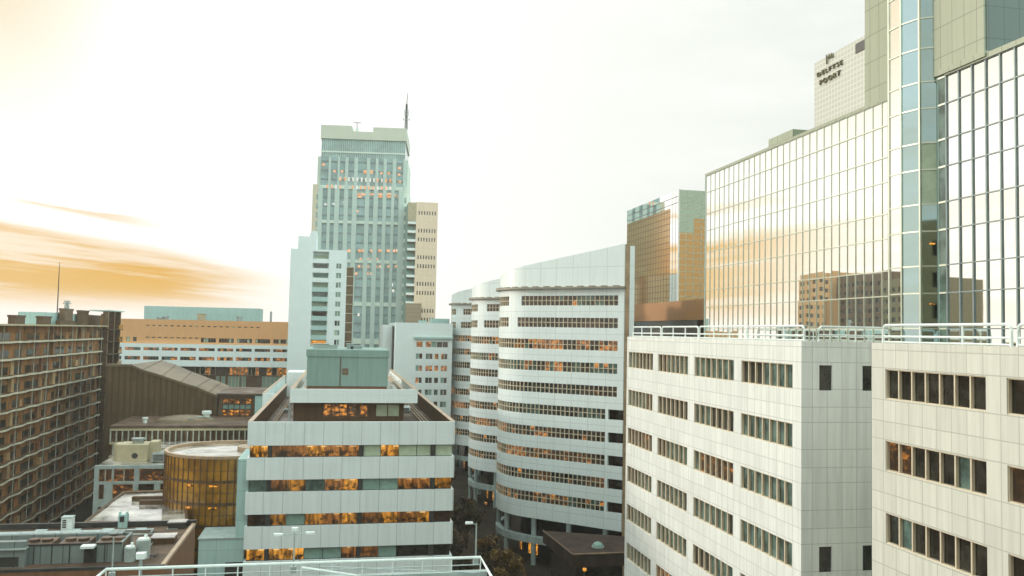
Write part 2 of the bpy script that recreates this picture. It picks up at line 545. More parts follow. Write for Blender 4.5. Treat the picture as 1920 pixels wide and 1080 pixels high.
# ---------------------------------------------------------------- facade helper
def facade(root, wall, P, U, N, length, z0, z1, rows, th=.3, panes=None, bar=BAR, bw=.07, wm_=0, deep=.22, hbars=0, wins=True, frame=True):
    """wall boxes round real openings; each opening gets a window (glass) with its frame of bars.
    rows: list of (zb, zt, [(u0, u1, n_panes)])"""
    P, U, N = Vector(P), Vector(U), Vector(N)
    rows = sorted(rows, key=lambda r: r[0])
    z = z0
    out = []
    for ri, (zb, zt, ops) in enumerate(rows):
        if zb > z:
            wall.obox(P, U, N, 0, length, -th, 0, z, zb, wm_)
        u = 0.0
        for (a, b, n) in sorted(ops):
            if a > u:
                wall.obox(P, U, N, u, a, -th, 0, zb, zt, wm_)
            u = b
            if wins:
                g = MB()
                for k in range(n):
                    p0, p1 = a + (b - a) * k / n, a + (b - a) * (k + 1) / n
                    q = [P + U * p0 - N * deep, P + U * p1 - N * deep]
                    pts = [(q[0].x, q[0].y, zb), (q[1].x, q[1].y, zb), (q[1].x, q[1].y, zt), (q[0].x, q[0].y, zt)]
                    if U.cross(Vector((0, 0, 1))).dot(N) < 0:
                        pts = pts[::-1]
                    g.face(pts, panes(ri, k, a) if panes else 0)
                w = g.build('window', PANES, root)
                if frame:
                    fr = MB()
                    fr.obox(P, U, N, a, b, -deep + .003, -.06, zb, zb + .05)
                    fr.obox(P, U, N, a, b, -deep + .003, -.06, zt - .05, zt)
                    for k in range(n + 1):
                        p = a + (b - a) * k / n
                        lo, hi = max(a, p - bw / 2), min(b, p + bw / 2)
                        fr.obox(P, U, N, lo, hi, -deep + .005, -.05, zb, zt)
                    for k in range(hbars):
                        zz = zb + (zt - zb) * (k + 1) / (hbars + 1)
                        fr.obox(P, U, N, a, b, -deep + .004, -.08, zz - bw / 2, zz + bw / 2)
                    fr.build('frame', bar, w)
                out.append(w)
        if u < length:
            wall.obox(P, U, N, u, length, -th, 0, zb, zt, wm_)
        z = zt
    if z < z1:
        wall.obox(P, U, N, 0, length, -th, 0, z, z1, wm_)
    return out

# ================================================================ ground and streets
def sheet(name, x0, x1, y0, y1, z, m, t=0.0):
    b = MB()
    if t:
        b.box(x0, x1, y0, y1, z, z + t)
    else:
        b.face([(x0, y0, z), (x1, y0, z), (x1, y1, z), (x0, y1, z)])
    return b.build(name, m, None, 'structure')


sheet('ground', -3500, 3500, -800, 6000, 0.0, ASPH)
sheet('road', 15.5, 21.5, 20, 320, 0.006, ASPH)
sheet('pavement', 13.4, 15.5, 88, 320, 0.0, PAVE, .13)
sheet('pavement', 21.5, 25.5, 20, 320, 0.0, PAVE, .13)
sheet('road', -45, -14, 52, 60, 0.006, ASPH)
mk = MB()
for k in range(60):
    mk.face([(18.42, 40 + k * 4.5, .012), (18.58, 40 + k * 4.5, .012), (18.58, 42.2 + k * 4.5, .012), (18.42, 42.2 + k * 4.5, .012)])
mk.build('road_marking', PAINT, None, 'structure')

# ================================================================ white office block on the right, with the notch
X1 = 27.2
ZT = 37.85
yA = onX(1178, 640, X1).y
yB = onX(1503, 640, X1).y
yC = onX(1634, 640, X1).y
row_t = onX(1390, 675.6, X1).z
FH = 3.6
wob = thing('white_office_block', (X1, yB, 0), 'white tiled office block on the right with rooftop rails and a deep notch', 'office building')
wall = MB()


_pw = {}


def pane_right(ri, k, a):
    key = (ri, round(a, 1))
    if key not in _pw:
        _pw[key] = (pick((iGT, 5), (iGD, 4), (iGB, 1.5)), pick((iGT, 4), (iGD, 3), (iGB, 2), (iLD, 2)), random.randint(0, 7))
    m0, m1, cut = _pw[key]
    return m1 if k >= cut else m0


def pxY(px):
    return onX(px, 690, X1).y


grp = [(1178.5, 1224), (1234, 1290), (1302, 1376), (1390, 1486)]
ops = [(yA - pxY(a), yA - pxY(b), 7) for a, b in grp]
rows = [(row_t - k * FH - 1.52, row_t - k * FH, ops) for k in range(10)]
facade(wob, wall, (X1, yA, 0), (0, -1, 0), (-1, 0, 0), yA - yB, 0, ZT, rows, .3, pane_right, BAR, .11)
# the flank of the notch, facing the camera
nr = []
for k in (0, 3, 6):
    nr.append((row_t - k * FH - 1.52, row_t - k * FH, [(onY(1536, 700, yB).x - X1, onY(1560, 700, yB).x - X1, 1), (onY(1617, 700, yB).x - X1, onY(1640, 700, yB).x - X1, 1)]))
facade(wob, wall, (X1 + .004, yB - .004, 0), (1, 0, 0), (0, -1, 0), 6.7, 0, ZT - .004, nr, .3, lambda *a: iGD, BAR, .05, deep=.12, frame=False)
# nearer half
gA = [(pxY(1660), pxY(1848), 7)]
gA.append((pxY(1887), pxY(1887) - 6.9, 7))
gA.append((pxY(1887) - 8.0, pxY(1887) - 14.9, 7))
opsn = [(yC - a, yC - b, n) for a, b, n in gA]
rt2 = onX(1660, 692, X1).z
rowsn = [(rt2 - k * FH - 1.50, rt2 - k * FH, opsn) for k in range(7)]
facade(wob, wall, (X1, yC, 0), (0, -1, 0), (-1, 0, 0), yC - 14.0, 0, ZT, rowsn, .3,
       lambda ri, k, a: pick((iGD, 9), (iGT, 1)) if not (ri == 5 and k < 2) else iLD, BAR, .09, wm_=1)
wall.box(X1, 33.9, yA - .001, yA + .3, 0, ZT - .006)
wall.box(X1 + .002, 33.9, yC - .3, yC, 0, ZT - .003, 1)
wall.build('wall', [CREAM, BEIGET], wob)
core = MB()
core.box(X1 + .34, 33.9, yB + .32, yA - .02, 0, ZT - .25)
core.box(X1 + .34, 33.9, 14, yC - .32, 0, ZT - .25)
core.build('roof', [GREYC], wob)


def hoop(y0, y1, z, x, h=.92, r=.075):
    """a rounded roof-edge rail of white tube with posts and a mid rail"""
    b = MB()
    c = .28
    a = [(x, y0, z), (x, y0, z + h - c)]
    for t in (30, 60, 90):
        a.append((x, y0 - c * (1 - math.cos(R(t))), z + h - c + c * math.sin(R(t))))
    e = [(x, y1 + c * (1 - math.cos(R(t))), z + h - c + c * math.sin(R(t))) for t in (90, 60, 30)] + [(x, y1, z + h - c), (x, y1, z)]
    b.tube(a + e, r, 6)
    b.tube([(x, y0, z + h * .38), (x, y1, z + h * .38)], r * .7, 5)
    b.tube([(x, y0, z + .06), (x, y1, z + .06)], r * .6, 5)
    n = max(1, round((y0 - y1) / 2.6))
    for k in range(1, n):
        yy = y0 + (y1 - y0) * k / n
        b.tube([(x, yy, z), (x, yy, z + h)], r * .75, 5)
    return b


for p0, p1 in ((1180, 1231.5), (1233.5, 1301), (1303, 1391), (1393, 1498)):
    hoop(pxY(p0), pxY(p1), ZT, X1 + .35).build('railing', WHITE, wob)
hp = MB()
hy = yB + .15
hp.tube([(X1 + 1.2, hy, ZT), (X1 + 1.2, hy, ZT + .7), (X1 + 1.4, hy, ZT + .9), (X1 + 6.0, hy, ZT + .9), (X1 + 6.2, hy, ZT + .7), (X1 + 6.2, hy, ZT)], .075, 6)
hp.tube([(X1 + 1.2, hy, ZT + .4), (X1 + 6.2, hy, ZT + .4)], .05, 5)
hp.tube([(X1 + 3.7, hy, ZT), (X1 + 3.7, hy, ZT + .9)], .05, 5)
hp.build('railing', WHITE, wob)
y = yC - .5
for L in (8.6, 7.5, 7.5):
    hoop(y, y - L, ZT, X1 + .35).build('railing', WHITE, wob)
    y -= L + .35

# ================================================================ mirror glass office block behind it
XG = 34.0
gfar = onX(1323, 500, XG).y
ztop = onX(1323, 331, XG).z
gob = thing('glass_office_block', (XG, 45, 0), 'mirror glass office block behind the white tiled block, reflecting the sunset', 'office building')
pw = .98
cw_rows = [ztop]
z = ztop - 1.6
tgl = True
while z > 30:
    cw_rows.append(z)
    z -= 2.06 if tgl else 1.6
    tgl = not tgl
cw_rows.append(29.0)


def curtain(yfar, ynear, x, zr, name='curtain_wall', m=MIR, tilt=.0018, mulw=.05, step=pw, bold=.0):
    g, f = MB(), MB()
    n = max(1, round((yfar - ynear) / step))
    for i in range(n):
        a, b = yfar - (yfar - ynear) * i / n, yfar - (yfar - ynear) * (i + 1) / n
        for j in range(len(zr) - 1):
            t, bt = zr[j], zr[j + 1]
            # panes sit a hair out of true, as real ones do
            d = [random.uniform(-tilt, tilt) for _ in range(3)]
            e = lambda yy, zz: x + .02 + d[0] * (yy - a) + d[1] * (zz - bt)
            g.face([(e(a, bt), a, bt), (e(b, bt), b, bt), (e(b, t), b, t), (e(a, t), a, t)][::-1])
    for i in range(n + 1):
        yy = yfar - (yfar - ynear) * i / n
        f.box(x - .03 - bold, x + .03, yy - mulw / 2, yy + mulw / 2, zr[-1], zr[0])
    for t in zr:
        f.box(x - .045, x + .03, ynear, yfar, t - .035, t + .035)
    w = g.build(name, m, gob)
    f.build('mullions', MULLD if bold else MULL, w)
    return w


def hit(P, az_deg, px):
    """where a wall from P running towards the viewer at this azimuth meets the sight line of a pixel column"""
    d = ray(px, 400)
    e = Vector((-math.sin(R(az_deg)), -math.cos(R(az_deg))))
    t = (P.x * d.y - P.y * d.x) / (e.y * d.x - e.x * d.y)
    return P + e * t


pil0 = Vector((33.0, onX(1668, 400, 33.0).y))
pil1 = Vector((33.0, onX(1691, 400, 33.0).y))
pil2 = hit(pil1, -18, 1726)
pil3 = hit(pil2, -58, 1760)
yw = onX(1776, 400, XG).y
curtain(gfar, pil0.y + .25, XG, cw_rows)
zr2 = [onX(1775, 142, XG).z - 0] + [r_ for r_ in cw_rows if r_ < ztop - .3]
curtain(yw, 16.1, XG, [ztop] + cw_rows[1:], mulw=.095, step=1.03, bold=.03)
b = MB()
b.box(XG + .12, 75, 16, gfar, 0, ztop - .05)
b.build('body', PLANTG, gob)
b = MB()
b.box(XG - .09, XG + .4, pil0.y + .25, gfar + .1, ztop, ztop + .22)
b.box(XG - .14, XG + .4, 16, yw, ztop, ztop + .30)
b.build('coping', UPPERG, gob)
b = MB()
b.box(XG + .1, XG + .4, 16, gfar + .1, 0, 29.0)
b.box(XG - .0, 75, gfar, gfar + .3, 0, ztop - .02)
b.build('lower_wall', PLANTG, gob)
# upper tower of metal panels
ut = MB()
yu0, yu1 = onX(1622, 100, XG).y, onX(1845, 50, XG).y
ut.box(XG - .02, 62, yu1, yu0, ztop + .22, 92)
ut.build('upper_tower', UPPERG, gob)
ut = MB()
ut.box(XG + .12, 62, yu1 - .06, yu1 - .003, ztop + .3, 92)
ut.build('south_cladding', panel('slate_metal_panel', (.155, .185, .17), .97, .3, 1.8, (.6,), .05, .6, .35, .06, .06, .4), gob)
ut = MB()
ut.box(XG - .25, XG + 1.2, yu1 - .3, yw + .5, ztop + .1, ztop + .42)
ut.build('ledge', UPPERG, gob)
# projecting stair bay of teal glass with three facets
pp = [pil0, pil1, pil2, pil3]
bay = MB(); bayf = MB(); odd = MB()
zz = [z_ for z_ in ([92 - 1.83 * k for k in range(0, 30)]) if z_ > ztop + .5] + cw_rows
for i in range(3):
    a, c = pp[i], pp[i + 1]
    for j in range(len(zz) - 1):
        pts = [(a.x, a.y, zz[j + 1]), (a.x, a.y, zz[j]), (c.x, c.y, zz[j]), (c.x, c.y, zz[j + 1])]
        pts = pts[::-1]
        if i == 2 and j < len(zz) - 1 and zz[j] < 50.2 and zz[j] > 48.0:
            odd.face(pts)
        else:
            bay.face(pts, 0 if i == 0 else 1)
    d = (c - a).normalized()
    nrm = Vector((d.y, -d.x))
    nrm = nrm if nrm.x < 0 else -nrm
    for z_ in zz:
        bayf.obox((a.x, a.y, 0), (d.x, d.y, 0), (nrm.x, nrm.y, 0), 0, (c - a).length, -.02, .05, z_ - .04, z_ + .04)
for q in pp:
    bayf.box(q.x - .07, q.x + .05, q.y - .06, q.y + .06, 29, 92)
bw_ = bay.build('stair_bay', [MIR, MIRT], gob)
bayf.build('mullions', MULL, bw_)
if odd.f:
    odd.build('blank_pane', BLIND, gob)
b = MB()
b.box(pil3.x + .02, pil3.x + .5, pil3.y - .30, pil3.y - .02, 29, 92)
b.box(33.02, 34.4, pil0.y + .03, pil0.y + .22, 29, 92)
b.build('recess_trim', MULLD, gob)
b = MB()
b.box(XG - .02, XG + .1, yw + .06, pil3.y - .32, 29, ztop)
for z_ in cw_rows:
    b.box(XG - .06, XG - .021, yw + .06, pil3.y - .32, z_ - .05, z_ + .05, 1)
b.build('recess_glazing', [GT, MULL], gob)
for py in (457, 570):  # small glowing boxes stand in for lamps mirrored in the bay
    p = onY(1746, py, (pil2.y + pil3.y) / 2 - .1)
    b = MB()
    b.box(p.x - .15, p.x + .15, p.y - .16, p.y - .04, p.z - .035, p.z + .035)
    b.build('bay_lamp', LITH, gob)
rb = MB()
pa = onX(1441, 270, 40)
rb.box(40, 46, pa.y - 4.5, pa.y, ztop, onX(1441, 262, 40).z)
rb.build('roof_box', UPPERG, gob)

# ================================================================ tall slab with the lettering, far behind
XD = 80.0
dy = onX(1527, 180, XD).y
dz = onX(1527, 119, XD).z
dp = thing('lettered_tower', (XD, dy, 0), 'pale gridded glass tower with dark lettering near its top, above the mirror glass block', 'tower')
m_dg, nt_, b_ = newmat('pale_grid_glass')
uv_ = node(nt_, 'ShaderNodeUVMap').outputs[0]
s_ = node(nt_, 'ShaderNodeSeparateXYZ', {0: uv_})
l1 = mth(nt_, 'LESS_THAN', mth(nt_, 'PINGPONG', s_.outputs[0], .45), .11)
l2 = mth(nt_, 'LESS_THAN', mth(nt_, 'PINGPONG', s_.outputs[1], .45), .11)
ln = mth(nt_, 'MAXIMUM', l1, l2)
nt_.links.new(mixc(nt_, ln, (.47, .48, .42), (.60, .61, .53)), b_.inputs['Base Color'])
b_.inputs['Roughness'].default_value = .35
b = MB()
b.box(XD, XD + 18, dy - 70, dy, 0, dz)
b.build('facade', m_dg, dp)
b = MB()
q0, q1 = onX(1605, 88, XD), onX(1640, 70, XD)
b.box(XD - .12, XD + .3, q1.y, q0.y, onX(1605, 101, XD).z, onX(1605, 83, XD).z)
b.build('dark_opening', DARK, dp)


def lettering(text, pl, ph, name):
    """letters of real thickness fixed to the facade; pl, ph = pixels of the lower left and the upper right corner"""
    cu = bpy.data.curves.new(name, 'FONT')
    cu.body = text
    cu.extrude = .04
    cu.space_character = 1.25
    to = bpy.data.objects.new('tmp', cu)
    COL.objects.link(to)
    bpy.context.view_layer.update()
    me = bpy.data.meshes.new_from_object(to.evaluated_get(bpy.context.evaluated_depsgraph_get()))
    bpy.data.objects.remove(to)
    xs = [v.co.x for v in me.vertices]; ys = [v.co.y for v in me.vertices]
    a, c = onX(pl[0], pl[1], XD), onX(ph[0], ph[1], XD)
    for v in me.vertices:
        s = (v.co.x - min(xs)) / (max(xs) - min(xs))
        t = (v.co.y - min(ys)) / (max(ys) - min(ys))
        v.co = Vector((-.18 - v.co.z * 3, a.y + (c.y - a.y) * s - dy, a.z + (c.z - a.z) * t))
    me.materials.append(LETTER)
    o = bpy.data.objects.new(name, me)
    COL.objects.link(o)
    o.parent = dp
    return o


LETTER = plain('bronze_letters', (.17, .15, .07), .5, 0, .2, 1.0)
lettering('DELFTSE', (1534, 145), (1581, 112), 'sign_lettering')
lettering('POORT', (1539, 160), (1577, 131), 'sign_lettering')
b = MB()   # the emblem: an upright stroke with a slanting banner of N strokes
e0, e1 = onX(1551, 121, XD), onX(1564, 104, XD)
w_, h_ = e0.y - e1.y, onX(1551, 104, XD).z - e0.z
xe = XD - .2


def st(u0, v0, u1, v1, t=.16):
    b.tube([(xe, e0.y - u0 * w_, e0.z + v0 * h_), (xe, e0.y - u1 * w_, e0.z + v1 * h_)], t * .75, 4)


st(.08, 0, .08, 1, .2)
st(.08, 1, .42, .45); st(.42, .45, .42, .98); st(.42, .98, .78, .42); st(.78, .42, .78, .92, .2); st(.78, .92, 1.0, .40)
b.build('emblem', LETTER, dp)

# ================================================================ glass tower, reflections tinted in as bronze and teal fields, beyond the curved offices
XB = 62.0
yb1 = onX(1175, 480, XB).y
cnr = onX(1272, 480, XB)
bz = onX(1272, 356, XB).z
bgt = thing('bronze_glass_tower', (XB, cnr.y, 0), 'bronze mirror glass tower with a teal side, behind the nearest curved office', 'tower')
ymid, zmid = onX(1256, 480, XB).y, onX(1240, 397, XB).z
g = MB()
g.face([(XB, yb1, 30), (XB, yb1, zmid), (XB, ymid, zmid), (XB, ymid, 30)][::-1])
w = g.build('bronze_glazing', MIRREFL, bgt)
g = MB()
g.face([(XB, yb1, zmid), (XB, yb1, bz), (XB, cnr.y, bz), (XB, cnr.y, zmid)][::-1])
g.face([(XB, ymid, 30), (XB, ymid, zmid), (XB, cnr.y, zmid), (XB, cnr.y, 30)][::-1])
g.build('pale_glazing', MIR, bgt)
f = MB()
n = 15
for k in range(1, n * 2):
    zz_ = 30 + (bz - 30) * k / (n * 2)
    f.box(XB - .05, XB + .02, ymid if zz_ < zmid else cnr.y, yb1, zz_ - .05, zz_ + .05)
for k in range(1, 20):
    yy = cnr.y + (yb1 - cnr.y) * k / 20
    f.box(XB - .03, XB + .02, yy - .03, yy + .03, 30, zmid if yy > ymid else bz)
f.build('mullions', SEAMB, w)
zm2, zm3, xm2 = onY(1290, 436, cnr.y).z, onY(1310, 410, cnr.y).z, onY(1300, 430, cnr.y).x
g = MB()
g.face([(XB, cnr.y, zm2), (xm2, cnr.y, zm2), (xm2, cnr.y, bz), (XB, cnr.y, bz)])
g.face([(xm2, cnr.y, zm3), (XB + 30, cnr.y, zm3), (XB + 30, cnr.y, bz), (xm2, cnr.y, bz)])
w = g.build('south_glazing', mirror('pale_teal_mirror', (.50, .64, .60), .04, .02), bgt)
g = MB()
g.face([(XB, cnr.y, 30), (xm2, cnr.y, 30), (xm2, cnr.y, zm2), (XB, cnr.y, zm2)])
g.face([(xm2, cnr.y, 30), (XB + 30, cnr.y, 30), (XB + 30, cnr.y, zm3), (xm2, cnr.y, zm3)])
g.build('bronze_glazing', MIRREFL, bgt)  # lower field carries the brown reflection in its tint
f = MB()
for k in range(1, n * 2):
    zz_ = 30 + (bz - 30) * k / (n * 2)
    f.box(XB, XB + 30, cnr.y - .05, cnr.y + .02, zz_ - .06, zz_ + .06)
for k in range(1, 20):
    f.box(XB + k * 1.5 - .05, XB + k * 1.5 + .05, cnr.y - .05, cnr.y + .02, 30, bz)
f.build('mullions', MULL, w)
b = MB()
b.box(XB - .12, XB + .12, cnr.y - .12, cnr.y + .12, 30, bz + .1)
b.build('corner_trim', CREAM, bgt)
b = MB()
b.box(XB + .05, XB + 29.9, cnr.y + .05, yb1 - .05, 0, bz - .02)
b.build('body', BROWN, bgt)
# its brown podium
pz1, pz0 = onX(1180, 572, 60).z, onX(1180, 603, 60).z
b = MB()
b.box(60, 61.9, 105, onX(1178, 590, 60).y + 6, pz0, pz1)
b.build('podium', panel('copper_cladding', (.42, .20, .075), 9.0, 2.0, 0, (0.0,), .05, .8, .4, .2, .15), bgt)
b = MB()
b.box(60.6, 61.8, 105, onX(1178, 590, 60).y + 6, 20, pz0)
b.build('podium_glazing', GB, bgt)

# ================================================================ three curved offices down the street
def camframe(Rr, D):
    return Vector((Rr * math.cos(YAW) + D * math.sin(YAW), D * math.cos(YAW) - Rr * math.sin(YAW)))


RAD = 18.0                                          # nominal offset: points at 'RAD' lie on the outer face
e_right, e_mid = camframe(17.6, 133.3), camframe(3.0, 142.5)
flat = (e_mid - e_right).length
tdir = (e_mid - e_right).normalized()               # along the front, towards the street end
nout = Vector((tdir.y, -tdir.x))
nout = nout if nout.dot(-e_right) > 0 else -nout    # faces the viewer
TR = 11.0
cturn = e_mid - nout * TR
c0 = e_right - nout * 15 + tdir * 10
SWEEPLEN = flat + TR * R(100)


def pathpt(s, off):
    if s <= flat:
        return e_right + tdir * s + nout * off
    th = (s - flat) / TR
    return cturn + (nout * math.cos(th) + tdir * math.sin(th)) * (TR + off)


def arc(r, a0, a1, n):
    return [pathpt(a0 + (a1 - a0) * k / n, r - RAD) for k in range(n + 1)]


def arcband(b, r0_, r1_, a0, a1, n, z0, z1, m=0):
    """curved box between two radii; z1 may be a function of the fraction"""
    f0 = z1 if callable(z1) else (lambda t: z1)
    o, i = arc(r1_, a0, a1, n), arc(r0_, a0, a1, n)
    L = a1 - a0
    sgn = True
    base = a0
    def F(pts, uv=None):
        b.face(pts[::-1] if not sgn else pts, m, (uv[::-1] if (uv and not sgn) else uv))
    for k in range(n):
        t0, t1 = k / n, (k + 1) / n
        za, zb = f0(t0), f0(t1)
        p, q = o[k], o[k + 1]
        F([(q.x, q.y, z0), (p.x, p.y, z0), (p.x, p.y, za), (q.x, q.y, zb)],
          [(base + L * t1, z0), (base + L * t0, z0), (base + L * t0, za), (base + L * t1, zb)])
        s, t = i[k], i[k + 1]
        F([(p.x, p.y, za), (s.x, s.y, za), (t.x, t.y, zb), (q.x, q.y, zb)])
        F([(p.x, p.y, z0), (q.x, q.y, z0), (t.x, t.y, z0), (s.x, s.y, z0)])
        F([(s.x, s.y, z0), (t.x, t.y, z0), (t.x, t.y, zb), (s.x, s.y, za)])
    for k, flip in ((0, False), (n, True)):
        p, s = o[k], i[k]
        zz_ = f0(k / n)
        pts = [(s.x, s.y, z0), (p.x, p.y, z0), (p.x, p.y, zz_), (s.x, s.y, zz_)]
        F(pts[::-1] if not flip else pts)


def make_curved():
    root = thing('curved_office_block', (c0.x, c0.y, 0), 'nearest and largest of the three pale curved office blocks with ribbon windows', 'office building', 'curved office blocks along the street')
    fh, wt, wh = 3.58, 44.2, 1.58
    A = lambda s: s
    total = SWEEPLEN
    NS = 44
    zc = 45.35
    # sloping screen wall on top
    b = MB()
    arcband(b, RAD - .4, RAD, A(0), A(total), NS, zc + .25, lambda t: zc + .25 + 6.7 - 4.4 * min(1, t * total / 27))
    b.build('parapet_screen', CURVEP, root)
    b = MB()
    arcband(b, RAD - .4, RAD + .75, A(-.2), A(total), NS, zc - .02, zc + .25)
    for k in range(18):
        s = .8 + k * 2.1
        arcband(b, RAD + .02, RAD + .7, A(s), A(s + .9), 2, zc + .25, zc + .42)
    b.build('cornice', plain('cornice_brown', (.30, .26, .20), .5, 0, .15, 1.0), root)
    wall = MB()
    zprev = zc - .02
    for k in range(10):
        zt = wt - k * fh
        zb = zt - wh
        arcband(wall, RAD - .5, RAD, A(0), A(total), NS, zt, zprev)
        low = k >= 5
        s0 = 3.0 if low else 1.05
        # pier at the right-hand end, or the recessed balcony of the lower storeys
        if low:
            arcband(wall, RAD - .5, RAD, A(2.55), A(3.0), 1, zb, zt)
        else:
            arcband(wall, RAD - .5, RAD, A(0), A(s0), 1, zb, zt)
        s1 = total - 2
        arcband(wall, RAD - .5, RAD, A(s1), A(total), 2, zb, zt)
        g, f = MB(), MB()
        n = int((s1 - s0) / .80)
        ds = (s1 - s0) / n
        run = iGB
        parts, cuts, sA = [], [], s0
        kinds = {0: ((iGB, 6), (iLR, .5), (iGT, 1)), 1: ((iGB, 6), (iGD, 2)), 2: ((iGB, 3), (iLR, 3), (iLO, 1.5), (iGT, 1)), 3: ((iGT, 4), (iLR, 2), (iGB, 2)),
                 4: ((iGD, 4), (iGB, 4), (iLD, .6)), 5: ((iGT, 4), (iGD, 4)), 6: ((iLR, 3), (iGB, 4), (iLD, 1)), 7: ((iLR, 3), (iGB, 3), (iLD, 3), (iLO, .8)),
                 8: ((iLO, 2), (iGD, 4), (iLD, 2)), 9: ((iLO, 2.2), (iGB, 3), (iLD, 2), (iGT, 1))}[k]
        for i in range(n):
            if i % random.choice((2, 3, 4)) == 0:
                run = pick(*kinds)
            a_, c_ = arc(RAD - .2, A(s0 + i * ds), A(s0 + (i + 1) * ds), 1)
            blank = (k == 0 and 22 <= i <= 25) or (k == 1 and i in (23, 24, 25))
            if blank:
                if g.f and not ((k == 0 and i > 22) or (k == 1 and i > 23)):
                    parts.append((g, f))
                    g, f = MB(), MB()
                    cuts.append((sA, s0 + i * ds))
                sA = s0 + (i + 1) * ds
                arcband(wall, RAD - .3, RAD - .02, A(s0 + i * ds), A(s0 + (i + 1) * ds), 1, zb, zt)
                continue
            for h in range(2):
                za, zb2 = zb + wh * h / 2, zb + wh * (h + 1) / 2
                kd = run if random.random() < .8 else pick(*kinds)
                g.face([(c_.x, c_.y, za), (a_.x, a_.y, za), (a_.x, a_.y, zb2), (c_.x, c_.y, zb2)], kd)
            arcband(f, RAD - .21, RAD - .04, A(s0 + i * ds - .055), A(s0 + i * ds + .055), 1, zb, zt)
        parts.append((g, f))
        cuts.append((sA, s1))
        for (g_, f_), (ca, cb2) in zip(parts, cuts):
            arcband(f_, RAD - .21, RAD - .06, A(ca), A(cb2), NS, zb + wh / 2 - .05, zb + wh / 2 + .05)
            w = g_.build('window_band', PANES, root)
            f_.build('glazing_bars', BAR, w)
        zprev = zb
        if low:
            bb = MB()
            arcband(bb, RAD - 2.2, RAD - 2.0, A(0), A(2.55), 2, zb - .9, zt)
            bb.build('balcony_recess', GB, root)
    arcband(wall, RAD - .5, RAD, A(0), A(total), NS, 7.7, zprev)
    # the dark end wall and the pale fin past it
    wall.build('wall', CURVEP, root)
    endp = arc(RAD - .1, A(0), A(0), 1)[0]
    d = endp.normalized()               # the end wall runs straight back
    side = Vector((d.y, -d.x))
    side = side if side.x > 0 else -side
    b = MB()
    b.obox((endp.x, endp.y, 0), (side.x, side.y, 0), (-d.x, -d.y, 0), .05, .75, -24, -.05, 0, zc + 6.9)
    b.build('end_wall', TANTRIM, root)
    b = MB()
    b.obox((endp.x, endp.y, 0), (side.x, side.y, 0), (-d.x, -d.y, 0), .75, 1.5, -20, .2, zc - 12, zc + 6.6)
    b.build('end_fin', CURVEP, root)
    # solid inside, roof
    b = MB()
    poly = arc(RAD - .45, A(total), A(0), NS)
    back = [Vector((endp.x, endp.y)) + d * 30, Vector((endp.x, endp.y)) + d * 34 - side * 14]
    poly2 = arc(RAD - 2.25, A(total), A(0), NS)
    b.prism([tuple(p) for p in poly2] + [tuple(back[0]), tuple(back[1])], 7.7, zc)
    b.build('core', BROWN, root)
    sl = MB()
    for k in range(10):
        zb = wt - wh - k * fh
        arcband(sl, RAD - 2.3, RAD - .45, A(0), A(total), NS, zb - .9, zb - .6)
    sl.build('floor_slabs', GREYC, root)
    # open ground storey: columns, ring beam, dark glazing set back
    b = MB()
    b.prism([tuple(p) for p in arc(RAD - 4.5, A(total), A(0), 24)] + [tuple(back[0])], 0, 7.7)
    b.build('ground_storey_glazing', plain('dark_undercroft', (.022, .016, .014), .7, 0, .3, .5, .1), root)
    for s in (3, 9.5, 16, 22.5, 29, 35):
        p = arc(RAD - .6, A(s), A(s), 1)[0]
        cb = MB()
        cb.cyl(p.x, p.y, 0, 7.7, .42, 12)
        cb.build('column', GREYC, root)
    b = MB()
    arcband(b, RAD - 1.0, RAD - .1, A(9.2), A(total - 2), 30, 3.6, 4.7)
    b.build('ring_beam', GREYC, root)
    for s in (17.5, 20, 25, 27):
        b = MB()
        p, q = arc(RAD - 4.42, A(s), A(s + 1.0), 1)
        b.face([(q.x, q.y, .6), (p.x, p.y, .6), (p.x, p.y, 2.8), (q.x, q.y, 2.8)])
        b.build('lit_shopfront', LITH, root)
    return root


def copy_tree(o, parent=None):
    c = o.copy()
    COL.objects.link(c)
    c.parent = parent
    for ch in [k for k in o.children]:
        copy_tree(ch, c)
    return c


cur = make_curved()
for i, (dr, dd, lab) in enumerate((((-7.1, 45.0, 'middle one of the three pale curved office blocks, half hidden by the nearest')),
                                   ((-14.7, 87.0, 'farthest of the three pale curved office blocks, a narrow slice beside the low white block')))):
    c = copy_tree(cur)
    p = c0 + camframe(dr, dd)
    c.location = (p.x, p.y, 0)
    c['label'] = lab

# ================================================================ front office building with white bands
FY = 92.0
xl, xr = onY(463.5, 834, FY).x, onY(852.5, 834, FY).x
yend = 172.0
fob = thing('banded_office_block', ((xl + xr) / 2, FY, 0), 'white banded office block in the middle with lit window strips and a set-back top storey', 'office building')
FH2 = 3.51
z0t = onY(656, 791, FY).z
z0b = onY(656, 834.5, FY).z
zbk = [(z0b, z0t)]
zt1 = onY(656, 857, FY).z
for k in range(8):
    zbk.append((zt1 - 2.27 - k * FH2, zt1 - k * FH2))
for k, (zb, zt) in enumerate(zbk):
    b = MB()
    if k == 0:
        b.box(xl, xr, FY, FY + .35, zb, zt)
        b.box(xl, xl + .35, FY + .35, yend, zb, zt)
        b.box(xr - .35, xr, FY + .35, yend, zb, zt)
        b.box(xl + .35, xr - .35, yend - .35, yend, zb, zt)
    elif zb > 0:
        b.box(xl, xr, FY, yend, zb, zt)
    else:
        continue
    b.build('fascia_band', WHITEP, fob)
b = MB()
b.box(xl + .35, xr - .35, FY + .35, yend - .35, z0b - .2, z0b + .55)
b.build('roof', ROOFB, fob)
